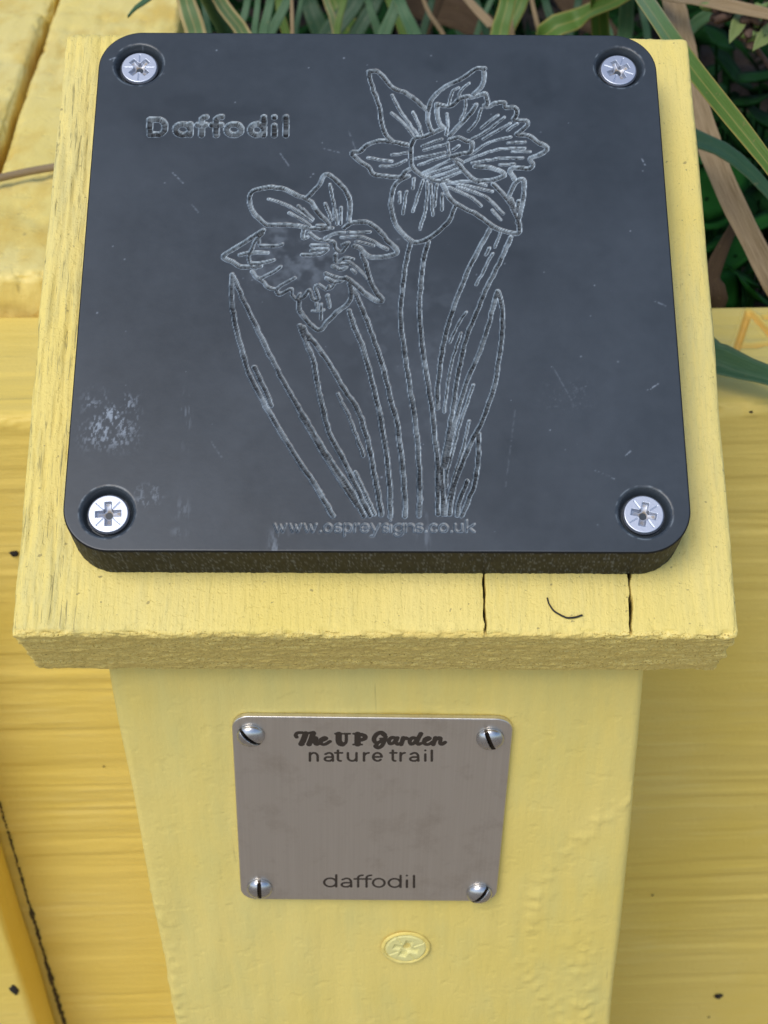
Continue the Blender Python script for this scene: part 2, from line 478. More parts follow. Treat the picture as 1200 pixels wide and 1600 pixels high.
# ------------------------------------------------------------------ raised planter
PROT = 0.0375
planter = empty('raised_planter', (0, 0.0607, GZ), (0, 0, PROT), 'yellow painted timber planter wall standing behind the sign post', 'planter')
cP, sP = math.cos(PROT), math.sin(PROT)
def to_planter(P):
    x, y, z = P[0], P[1] - 0.0607, P[2] - GZ
    return np.array([x * cP + y * sP, -x * sP + y * cP, z])

RT = 0.682                                     # height of the rail top above the path
rx = np.unique(np.round(np.concatenate([np.linspace(-0.45, -0.14, 60), np.linspace(-0.14, -0.055, 180), np.linspace(-0.055, 0.06, 40), np.linspace(0.06, 0.112, 190), np.linspace(0.112, 0.9, 120)]), 7))
SEAM = 0.40
def wood_h(seed, ax, long_s=14.0, cross=420.0, amp=0.00035):
    def f(p, n):
        q = p.copy() * cross; q[:, ax] = p[:, ax] * long_s
        h = fbm(q + seed, 4, 0.6)
        big = fbm(p * 28 + seed * 3, 2)
        return (np.minimum(h, 0.30) * amp * 1.4 * (0.5 + 0.5 * vnoise(p * 20 + seed)) + big * 0.0003)
    return f
FA = Field(np.linspace(0.055, 0.115, 400), np.linspace(-0.005, 0.05, 360))
for st in ([(1170, 487), (1162, 512), (1147, 557)], [(1170, 487), (1184, 502), (1203, 524), (1222, 545)], [(1158, 543), (1180, 542), (1203, 539)], [(1196, 497), (1215, 494)]):
    P = [to_planter(on_plane(px, py, (0, 0, GZ + RT), (0, 0, 1)))[:2] for px, py in st]
    FA.stroke(catmull(P, 0.001), 0.0008, 0.0007, 0.002)
def samp(F, x, y):
    i = np.clip((x - F.xs[0]) / (F.xs[1] - F.xs[0]), 0, len(F.xs) - 1.001); j = np.clip((y - F.ys[0]) / (F.ys[1] - F.ys[0]), 0, len(F.ys) - 1.001)
    i0 = i.astype(int); j0 = j.astype(int); a = i - i0; b = j - j0; D = F.D
    return (D[i0, j0] * (1 - a) + D[i0 + 1, j0] * a) * (1 - b) + (D[i0, j0 + 1] * (1 - a) + D[i0 + 1, j0 + 1] * a) * b
rail_w = wood_h(3.1, 0, 11.0, 300.0, 0.00032)
def rail_disp(p, n):
    h = rail_w(p, n)
    d = samp(FA, p[:, 0], p[:, 1])
    top = n[:, 2] > 0.9
    rr_ = np.random.default_rng(41); wv = 0.0012 * vnoise(np.stack([p[:, 0] * 16, p[:, 0] * 0 + 3, p[:, 0] * 0], 1)); fr = n[:, 1] < -0.9
    for k in range(20):       # raised latewood lines and small splits along the front of the plank
        zc = rr_.uniform(SEAM, RT - 0.004); wd_ = rr_.uniform(0.00045, 0.0009); am = rr_.uniform(-0.00022, 0.00030)
        m_ = sstep(0.0, 0.5, vnoise(np.stack([p[:, 0] * 22, p[:, 0] * 0 + k * 3.7, p[:, 0] * 0], 1)))
        h = h + np.where(fr, am * m_ * np.exp(-((p[:, 2] - zc - wv - 0.0004 * vnoise(np.stack([p[:, 0] * 90, p[:, 0] * 0 + k, p[:, 0] * 0], 1))) / wd_) ** 2), 0)
    h = h - np.where(top, 0.0011 * (1 - sstep(-0.0005, 0.0003, d)), 0) + np.where(top, 0.0003 * np.exp(-((d - 0.0005) / 0.0004) ** 2), 0)
    edge = (n[:, 2] > 0.15) & (n[:, 2] < 0.9) & (n[:, 1] < 0)
    h += np.where(edge, 0.0007 * fbm(p * np.array([160, 400, 400.]) + 9, 3), 0)
    return h
def rail_attr(p, n):
    d = samp(FA, p[:, 0], p[:, 1])
    return {'groove': np.where(n[:, 2] > 0.9, 1 - sstep(-0.0002, 0.0006, d), 0) * 0.85}
V, Q, A = rounded_box(rx, lines(0, 0.046, 0.0008, 0.003), lines(SEAM + 0.0003, RT, 0.0006, 0.003), 0.003, rail_disp, None, rail_attr)
tag(link('plank', mesh('plank_top', V, Q, M_RAIL, True, A), planter), 'top plank with a flat ledge and a scratched letter A')
# two materials in one plank would split it; the front face reads from the light alone
zs = [(0.20, SEAM - 0.0003), (0.0, 0.1994)]
for k, (a, b_) in enumerate(zs):
    V, Q, A = rounded_box(rx if k < 2 else np.linspace(-0.45, 0.9, 160), lines(0.0005, 0.046, 0.003, 0.0015), lines(a, b_, 0.0011 if k < 2 else 0.006, 0.0015), 0.0015, wood_h(7.7 + 5 * k, 0, 9.0, 300.0, 0.0004))
    link('plank', mesh('plank_low', V, Q, M_WALL), planter)
# side and back walls
for nm, X0, X1, Y0, Y1 in (('plank', 0.855, 0.9, 0.048, 1.3), ('plank', -0.45, 0.9, 1.302, 1.347)):
    V, Q, A = rounded_box(lines(X0, X1, 0.03, 0.003), lines(Y0, Y1, 0.03, 0.003), lines(0, RT - 0.13, 0.03, 0.003), 0.003, wood_h(31 + X0, 1 if X1 - X0 < 0.1 else 0))
    link(nm, mesh('plank_far', V, Q, M_WALL), planter)
# timbers laid side by side along the left side of the bed
TT = 0.692
def timber(x0, x1, y0, y1, top, seed):
    base = wood_h(seed, 1, 26.0, 320.0, 0.0005)
    def d(p, n):
        chip = sstep(0.25, 0.6, fbm(p * 130 + seed * 7, 3)) * 0.0007 * (np.abs(n).max(1) < 0.999) + sstep(0.55, 0.75, fbm(p * 110 + seed * 9, 3)) * 0.0005
        return base(p, n) * 0.8 + 0.0002 * fbm(p * 70 + seed, 3) - chip + 0.00012 * fbm(p * 700, 2) + np.where(n[:, 1] < -0.3, 0.0014 * fbm(p * 220 + seed, 3), 0)
    V, Q, A = rounded_box(lines(x0, x1, 0.0010, 0.0028), lines(y0, y1, 0.0018, 0.0028), lines(top - 0.075, top, 0.003, 0.0028), 0.0028, d)
    return link('timber', mesh('timber', V, Q, M_TIMBER), planter)
timber(-0.0990, -0.0565, 0.0475, 0.30, TT, 2.2)
timber(-0.1480, -0.1010, 0.0480, 0.226, TT + 0.001, 5.2)
timber(-0.1480, -0.1010, 0.2285, 0.30, TT - 0.002, 8.4)
timber(-0.20, -0.1500, 0.048, 0.30, TT - 0.002, 6.4)
# corner upright with a nail hole, standing proud of the planks
b0 = to_planter(on_plane(64, 1600, (0, 0.043, 0), (0, 1, 0))); b1 = to_planter(on_plane(0, 1392, (0, 0.043, 0), (0, 1, 0)))
bxr = b0[0]
lean_b = math.atan2(b0[0] - b1[0], b1[2] - b0[2])
V, Q, A = rounded_box(lines(-0.07, 0.0, 0.0012, 0.002), lines(-0.0185, -0.0012, 0.0015, 0.002), lines(-0.45, 0.20, 0.002, 0.002), 0.002, wood_h(12.5, 2, 14.0, 330.0, 0.0004))
upright = link('corner_upright', mesh('corner_upright', V, Q, M_RAIL, True, {'groove': np.zeros(len(V))}), planter, (b0[0], 0, b0[2]), (0, -lean_b, 0))
upright['label'] = 'narrow upright board at lower left with a dark nail hole'
def blob(seed, r, n=10):
    v = []; f = []
    rr = np.random.default_rng(seed)
    for i in range(n):
        for j in range(6):
            th = math.pi * i / (n - 1); ph = 2 * math.pi * j / 6
            k = r * (0.75 + 0.5 * rr.random())
            v.append((k * math.sin(th) * math.cos(ph), k * math.sin(th) * math.sin(ph), k * math.cos(th)))
    for i in range(n - 1):
        for j in range(6):
            f.append((i * 6 + j, i * 6 + (j + 1) % 6, (i + 1) * 6 + (j + 1) % 6, (i + 1) * 6 + j))
    return np.array(v), np.array(f)
def inv_up(P):
    q = to_planter(P) - np.array([b0[0], 0, b0[2]])
    c_, s_ = math.cos(-lean_b), math.sin(-lean_b)
    return np.array([c_ * q[0] - s_ * q[2], q[1], s_ * q[0] + c_ * q[2]])
v, f = blob(4, 0.0016)
hp = inv_up(on_plane(26, 1527, (0, 0.0425, 0), (0, 1, 0)))
v = v * np.array([0.75, 0.25, 1.25]) + np.array([hp[0], -0.0187, hp[2]])
link('nail_hole', mesh('nail_hole', v, f, M_DARK), upright)
# dirt caught in the joint beside the upright
vs, fs, off = [], [], 0
for k in range(520):
    t_ = k / 519 + random.uniform(-.004, .004)
    if vnoise(np.array([[t_ * 16, 3.3, 0]]))[0] < -0.9: continue
    px, py = 2 + 103 * t_, 1245 + 355 * t_
    P = to_planter(on_plane(px, py, (0, 0.058, 0), (0, 1, 0)))
    v, f = blob(k, random.choice([0.00016, 0.0002, 0.0002, 0.00025, 0.0003, 0.0003, 0.0006]) * (0.55 + 0.75 * sstep(0.1, 0.9, np.array([t_ + 0.3 * vnoise(np.array([[t_ * 9, 1, 0]]))[0]]))[0]), 6)
    vs.append(v * np.array([.8, .6, 1.6]) + np.array([P[0] - 0.0004 + random.gauss(0, .00016), -0.0004, P[2]])); fs.append(f + off); off += len(v)
tag(link('joint_dirt', mesh('joint_dirt', np.concatenate(vs), np.concatenate(fs), M_GRIME), planter), kind='stuff')
# specks of dirt stuck in the paint of the wall
vs, fs, off = [], [], 0
for px, py, r in ((22, 866, .0009), (1124, 1559, .0011), (1172, 643, .0006), (1108, 1592, .0003), (162, 1197, .00025), (1020, 1400, .0003)):
    P = to_planter(on_plane(px, py, (0, 0.0607 + (0.0375 * (px - 600) / 600 * 0.1), 0), (0, 1, 0)))
    v, f = blob(int(px), r, 6)
    vs.append(v * np.array([1.3, .5, .9]) + np.array([P[0], -0.0002, P[2]])); fs.append(f + off); off += len(v)
tag(link('paint_specks', mesh('paint_specks', np.concatenate(vs), np.concatenate(fs), M_DARK), planter), kind='stuff')

# soil inside the bed
n = 90
gx, gy = np.meshgrid(np.linspace(-0.40, 0.84, n), np.linspace(0.14, 1.28, n), indexing='ij')
gz = -0.205 + 0.02 * fbm(np.stack([gx.ravel() * 14, gy.ravel() * 14, gx.ravel() * 0], 1), 4)
idx = np.arange(n * n).reshape(n, n)
soil = link('soil', mesh('soil', np.stack([gx.ravel(), gy.ravel(), gz], 1), np.stack([idx[:-1, :-1], idx[1:, :-1], idx[1:, 1:], idx[:-1, 1:]], -1).reshape(-1, 4), M_SOIL))
tag(soil, kind='structure')

# ------------------------------------------------------------------ sign post: post, sloping board, painted screw
YP, XP, ZT, LEAN = -0.03174, -0.00032, -0.05, 0.03933
stand = empty('sign_post', (XP, YP + 0.045, GZ), (0, 0, 0), 'stout yellow square post with a sloping board on top, planted before the planter', 'post')
pl_n = -0.0305                                   # plane of the board's underside along N
def post_shape(p):
    # p: x in -.0475...0475, y 0..0.088, z 0..1 (0 bottom, 1 at the sloping cut)
    X = p[:, 0]; Yw = YP + p[:, 1]
    ztop = (pl_n + Yw * math.sin(PHI)) / math.cos(PHI) - ZT
    zb = -(ZT - GZ) - 0.05
    z = zb + (p[:, 2] / 0.7) * (ztop - zb)
    return np.stack([X, p[:, 1], z], 1)
def post_disp(p, n):
    q = p * np.array([150, 150, 30.])
    h = 0.00022 * fbm(q, 3) + 0.00035 * fbm(p * 22, 2)
    # runs of small paint beads down the right arris and along two brush arcs
    d1 = np.exp(-((p[:, 0] - 0.040) / 0.004) ** 2) * sstep(0.645, 0.60, p[:, 2])
    d2 = np.exp(-((p[:, 0] + 0.0465) / 0.0025) ** 2) * sstep(0.66, 0.62, p[:, 2]) * 0.8
    arc = np.exp(-(((p[:, 0] - 0.028 - 9.0 * (p[:, 2] - 0.62) ** 2 * 1.2) / 0.0022) ** 2)) * sstep(.58, .60, p[:, 2]) * 0.8
    beads = np.maximum(vnoise(p * np.array([850, 850, 700.])) - 0.15, 0)
    return h + 0.0006 * beads * (d1 + d2 + arc)
V, Q, A = rounded_box(lines(-0.0475, 0.0475, 0.0006, 0.0016), lines(0, 0.088, 0.003, 0.0016), np.unique(np.round(np.concatenate([lines(0, 0.45, 0.02), lines(0.45, 0.7, 0.0007, 0.0016)]), 8)), 0.0016, post_disp, post_shape)
post = link('post', mesh('post', V, Q, M_POST), stand, (0, -0.045, ZT - GZ), (0, -LEAN, 0))

BX0, BX1, BF, BB, BT = -0.0588, 0.0588, -0.0606, 0.0578, 0.0205
crk = []
for cx in (0.01745, 0.0412):
    crk.append(np.arange(-0.0006, 0.00061, 0.00009) + cx)
bxl = np.unique(np.round(np.concatenate([lines(BX0, BX1, 0.00036, 0.0013)] + crk), 7))
bxl = bxl[np.concatenate([[True], np.diff(bxl) > 0.00002])]
byl = lines(BF, BB, 0.00036, 0.0013)
bzl = lines(-BT, 0, 0.0003, 0.0013)
def crack_d(p):
    y = p[:, 1]; out = np.full(len(p), 9.0)
    for cx, w, k, sd in ((0.01745, 0.00010, -0.00010, 1.0), (0.0412, 0.00017, 0.00035, 4.0)):
        path = cx + k * (y + 0.054) / 0.006 * 0.5 + 0.00012 * vnoise(np.stack([y * 700, y * 0 + sd, y * 0], 1))
        wd = w * (1 + 0.8 * vnoise(np.stack([y * 900, y * 0 + sd * 3, y * 0], 1)))
        out = np.minimum(out, np.abs(p[:, 0] - path) - wd)
    # a short split in the lower half of the front edge
    return out
def board_disp(p, n):
    x, y, z = p.T
    gr = fbm(np.stack([x * 1500, y * 95, z * 1500], 1), 4, 0.62)
    gr2 = fbm(np.stack([x * 420, y * 40, z * 420], 1) + 5, 3)
    left = sstep(-0.046, -0.052, x)
    h = (np.minimum(gr, 0.25) * (0.00005 + 0.00024 * left)) + gr2 * (0.00005 + 0.00016 * left) + 0.00025 * fbm(p * 40 + 2, 2)
    front = sstep(0.35, 0.8, -n[:, 1])
    eg = fbm(p * np.array([1300, 1300, 2300.]), 2, 0.65) * 0.00014 + fbm(p * np.array([260, 260, 800.]) + 8, 3) * 0.00015
    h = h * (1 - front) + eg * front
    rim = np.clip(1 - np.abs(n).max(1), 0, 0.3) / 0.3
    h += rim * 0.00032 * fbm(p * 620 + 3, 3) * (y < -0.05) + rim * 0.00010 * fbm(p * 600 + 3, 3)
    # flaked paint along the front arris
    h -= 0.00035 * sstep(0.15, 0.6, fbm(p * np.array([260, 420, 420.]) + 33, 3)) * sstep(-0.0575, -0.0600, y) * (n[:, 2] > 0.3)
    top = n[:, 2] > 0.5
    c = crack_d(p)
    h -= np.where(top & (y < -0.0485), 0.0035 * (1 - sstep(-0.00004, 0.00010, c)), 0)
    return h
def board_attr(p, n):
    x, y, z = p.T
    front = sstep(0.3, 0.75, -n[:, 1] + 0.22 * fbm(p * 500 + 3, 3) * (n[:, 2] > 0.1))
    c = crack_d(p)
    wear = 0.45 + 0.9 * sstep(-0.046, -0.052, x) + 0.25 * vnoise(p * 90)
    ck = np.where((n[:, 2] > 0.5) & (y < -0.0485), 1 - sstep(0.0, 0.00009, c), 0)
    return {'endgrain': front, 'wear': np.clip(wear, 0, 1), 'crack': ck}
V, Q, A = rounded_box(bxl, byl, bzl, 0.0013, board_disp, None, board_attr)
keep = ~((np.abs(V[Q[:, 0], 2] + BT) < 0.0012) & (np.abs(V[Q[:, 0], 0]) < 0.045) & (np.abs(V[Q[:, 0], 1]) < 0.045))
board = link('sloping_board', mesh('sloping_board', V, Q, M_BOARD, True, A), stand, tuple(-0.01 * N - np.array([XP, YP + 0.045, GZ])), (PHI, 0, 0))

# ------------------------------------------------------------------ screw heads
def disc_grid(r, n):
    a = np.linspace(-1, 1, n)
    gx, gy = np.meshgrid(a, a, indexing='ij'); gx = gx.ravel(); gy = gy.ravel()
    m = np.maximum(np.abs(gx), np.abs(gy)); h = np.maximum(np.hypot(gx, gy), 1e-9)
    return gx * m / h * r, gy * m / h * r
def head_mesh(name, r, hfun, skirt, mat, n=110, rec=None):
    """round head: height field on a disc plus a skirt down to the seat"""
    x, y = disc_grid(r, n); z = hfun(x, y)
    idx = np.arange(n * n).reshape(n, n)
    Q = [np.stack([idx[:-1, :-1], idx[1:, :-1], idx[1:, 1:], idx[:-1, 1:]], -1).reshape(-1, 4)]
    loop = np.concatenate([idx[:-1, 0], idx[-1, :-1], idx[:0:-1, -1], idx[0, :0:-1]])
    V = [np.stack([x, y, z], 1)]; base = n * n; prev = loop; L = V[0][loop]
    for k, (s, zz) in enumerate(skirt):
        V.append(np.column_stack([L[:, :2] * s, np.full(len(L), zz)]))
        cur = base + np.arange(len(L)); base += len(L)
        Q.append(np.stack([prev, cur, np.roll(cur, -1), np.roll(prev, -1)], 1)); prev = cur
    V = np.concatenate(V); at = None
    if rec is not None:
        at = {'recess': np.concatenate([rec(x, y), np.zeros(len(V) - n * n)])}
    return mesh(name, V, [np.concatenate(Q), list(prev[::-1])], mat, True, at)
def cross_sd(x, y):
    # Pozidriv recess: four arms with squared ends and a round middle
    ax, ay = np.abs(x), np.abs(y)
    arm = np.minimum(np.maximum(ax - 0.00205, ay - 0.00055), np.maximum(ay - 0.00205, ax - 0.00055))
    return np.minimum(arm, np.hypot(x, y) - 0.00100)
def star_sd(x, y):
    a, b = (x + y) / math.sqrt(2), (x - y) / math.sqrt(2)
    r = np.hypot(x, y)
    return np.where((r > 0.0011) & (r < 0.0027), np.minimum(np.abs(a), np.abs(b)) - 0.00004, 9)
def poz_h(x, y):
    r = np.hypot(x, y); d = cross_sd(x, y)
    depth = 0.0014 * (1 - 0.62 * r / 0.0021)
    z = -depth * (1 - sstep(-0.00018, 0.00004, d)) - 0.00010 * (1 - sstep(0, 0.00007, star_sd(x, y)))
    return z - 0.00035 * sstep(0.0030, 0.00335, r) ** 2
ME_POZ = head_mesh('screw_head', 0.00335, poz_h, [(1.0, -0.0006), (0.75, -0.0016)], M_SCREW, 120, lambda x, y: 1 - sstep(-0.0003, 0.00002, cross_sd(x, y)))

R_DOME = 0.00255
def dome_h(x, y):
    r = np.hypot(x, y) / R_DOME
    z = 0.00165 * np.sqrt(np.maximum(1 - (r * 0.985) ** 2, 0)) ** 0.9
    slot = np.abs(x) - 0.00034
    return np.where(slot < 0.0003, z * sstep(-0.00008, 0.00008, slot) + (1 - sstep(-0.00008, 0.00008, slot)) * np.minimum(z, 0.00075), z)
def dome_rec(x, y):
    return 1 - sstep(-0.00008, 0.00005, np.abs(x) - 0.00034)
def dome_mat():
    m, t, b = new_mat('steel_dome'); v = coords(t)
    n = noise(t, v, 900, 4)
    c = mixc(t, n, (0.44, 0.44, 0.44), (0.64, 0.64, 0.65))
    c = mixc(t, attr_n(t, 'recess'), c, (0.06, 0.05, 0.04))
    t.links.new(c, b.inputs['Base Color'])
    b.inputs['Metallic'].default_value = 1.0
    t.links.new(math_n(t, 'ADD', 0.16, math_n(t, 'MULTIPLY', n, 0.26)), b.inputs['Roughness'])
    bump(t, b, noise(t, v, 1500, 2), 0.05, 0.0001)
    return m
ME_DOME = head_mesh('dome_screw', R_DOME, dome_h, [(1.0, -0.0001)], dome_mat(), 120, dome_rec)

def pset_h(x, y):
    r = np.hypot(x, y); d = cross_sd(x * 0.80, y * 0.80)
    z = -0.00050 * (1 - sstep(-0.0003, 0.00022, d)) - 0.0016 * np.exp(-(((x - 0.0001) / 0.00055) ** 2 + ((y - 0.0004) / 0.00075) ** 2) ** 1.5)
    z -= 0.00018 * (1 - sstep(0, 0.00012, star_sd(x * .6, y * .6)))
    return z + 0.00004 * fbm(np.stack([x * 700, y * 700, x * 0], 1), 2) - 0.0003 * sstep(0.0038, 0.0043, r)
ME_PSET = head_mesh('painted_screw', 0.0043, pset_h, [(1.0, -0.0012)], None, 100, lambda x, y: np.exp(-(((x - 0.0001) / 0.0006) ** 2 + ((y - 0.0004) / 0.0008) ** 2) ** 1.5))
def pset_mat():
    m = simple('screw_paint', (0.80, 0.72, 0.28), 0.42, 0, 0.06, 400, 0.1); t = m.node_tree; b = t.nodes['Principled BSDF']
    old = b.inputs['Base Color'].links[0].from_socket
    t.links.new(mixc(t, attr_n(t, 'recess'), old, (0.30, 0.13, 0.03)), b.inputs['Base Color']); return m
ME_PSET.materials.append(pset_mat())
# in post-local coordinates (post is leaned about Y)
def to_post(P):
    q = np.array([P[0] - XP, P[1] - YP, P[2] - ZT])
    c_, s_ = math.cos(LEAN), math.sin(LEAN)
    return np.array([c_ * q[0] + s_ * q[2], q[1], -s_ * q[0] + c_ * q[2]]) if False else np.array([c_ * q[0] - s_ * -q[2], q[1], -s_ * q[0] + c_ * q[2]])
SP = on_plane(634, 1482, (0, YP - 0.0004, 0), (0, 1, 0))
ps = link('screw', ME_PSET, stand, tuple(SP - np.array([XP, YP + 0.045, GZ]) + np.array([0, -0.0002, 0])), (math.pi / 2, 0.3, 0))
ps['label'] = 'large screw head painted over in yellow below the metal plate'
# ring of lifted paint round the painted screw
th = np.linspace(0, 2 * math.pi, 64, endpoint=False); V = []
for k, (r_, z_) in enumerate(((0.0042, -0.0004), (0.00440, -0.00010), (0.0047, 0.00002), (0.0051, -0.0004))):
    w = fbm(np.stack([np.cos(th) * 3, np.sin(th) * 3, th * 0 + k], 1), 2) * 0.00012
    V.append(np.stack([(r_ + w) * np.cos(th), (r_ + w) * np.sin(th), z_ + w * 1.2], 1))
V = np.concatenate(V); i = np.arange(64); Qs = [np.stack([k * 64 + i, k * 64 + 64 + i, k * 64 + 64 + (i + 1) % 64, k * 64 + (i + 1) % 64], 1) for k in range(3)]
link('paint_rim', mesh('paint_rim', V, np.concatenate(Qs), M_POST), ps)

# ------------------------------------------------------------------ lettering as strokes
def arc(cx, cy, rx_, ry_, a0, a1, n=14):
    a = np.radians(np.linspace(a0, a1, n)); return [(cx + rx_ * math.cos(t), cy - ry_ * math.sin(t)) for t in a]
def glyph(ch, x0, x1, yx, yb, ya, yd, two=True):
    """strokes of a round sans letter; x0..x1 width, yx x-height line, yb base line, ya ascender, yd descender (y grows downward)"""
    cx, cy = (x0 + x1) / 2, (yx + yb) / 2; rx_, ry_ = (x1 - x0) / 2, (yb - yx) / 2; w, h = x1 - x0, yb - yx
    if ch == 'o': return [arc(cx, cy, rx_, ry_, 0, 360, 22)]
    if ch == 'd': return [arc(cx, cy, rx_, ry_, 0, 360, 22), [(x1, ya), (x1, yb)]]
    if ch == 'a' and not two: return [arc(cx, cy, rx_, ry_, 0, 360, 22), [(x1, yx), (x1, yb)]]
    if ch == 'a': return [[(x0 + w * .1, yx + h * .16)] + arc(cx + w * .04, yx + h * .42, w * .44, h * .42, 115, 0, 9) + [(x1, yb)], [(x1, cy + h * .02), (cx, cy + h * .02)] + arc(cx - w * .1, cy + h * .26, w * .38, h * .24, 90, 270, 9) + [(cx + w * .15, yb), (x1, yb - h * .22)]]
    if ch == 'p': return [arc(cx, cy, rx_, ry_, 0, 360, 22), [(x0, yx), (x0, yd)]]
    if ch == 'g': return [arc(cx, cy, rx_, ry_, 0, 360, 22), [(x1, yx), (x1, yb)] + arc(cx, yb, rx_, yd - yb, 0, -150, 9)]
    if ch == 'n': return [[(x0, yx), (x0, yb)], [(x0, cy)] + arc(cx, yx + ry_ * .9, rx_, ry_ * .9, 170, 0, 10) + [(x1, yb)]]
    if ch == 'u': return [[(x1, yx), (x1, yb)], [(x0, yx)] + arc(cx, yb - ry_ * .9, rx_, ry_ * .9, 180, 360, 10) + [(x1, cy)]]
    if ch == 'r': return [[(x0, yx), (x0, yb)], [(x0, cy)] + arc(x1, cy, w, h * .5, 180, 90, 7)]
    if ch == 'e': return [[(x0, cy), (x1, cy)] + arc(cx, cy, rx_, ry_, 0, 318, 18)]
    if ch == 't': return [[(cx - w * .1, ya), (cx - w * .1, yb - h * .2)] + arc(cx + w * .25, yb - h * .22, w * .35, h * .22, 180, 280, 6), [(x0, yx), (x1, yx)]]
    if ch == 'f': return [arc(x1, ya + h * .3, w * .55, h * .3, 90, 180, 6) + [(x1 - w * .55, yb)], [(x0, yx + h * .06), (x1 - w * .05, yx + h * .06)]]
    if ch == 'i': return [[(cx, yx + h * .16), (cx, yb)], [(cx, ya), (cx, ya + .3)]]
    if ch == 'l': return [[(cx, ya), (cx, yb)]]
    if ch == 'w': return [[(x0, yx), (x0 + w * .27, yb), (cx, yx + h * .1), (x1 - w * .27, yb), (x1, yx)]]
    if ch == 'y': return [[(x0, yx), (cx, yb)], [(x1, yx), (cx, yb), (cx - w * .2, yd), (x0, yd)]]
    if ch == 's': return [arc(cx, yx + h * .26, rx_ * .9, h * .26, 30, 250, 10)[:-1] + arc(cx, yb - h * .26, rx_ * .9, h * .26, 80, -150, 10)]
    if ch == 'c': return [arc(cx, cy, rx_, ry_, 45, 315, 16)]
    if ch == 'k': return [[(x0, ya), (x0, yb)], [(x1, yx), (x0, cy + h * .15)], [(x0 + w * .35, cy), (x1, yb)]]
    if ch == '.': return [[(cx, yb - .6), (cx, yb)]]
    return []

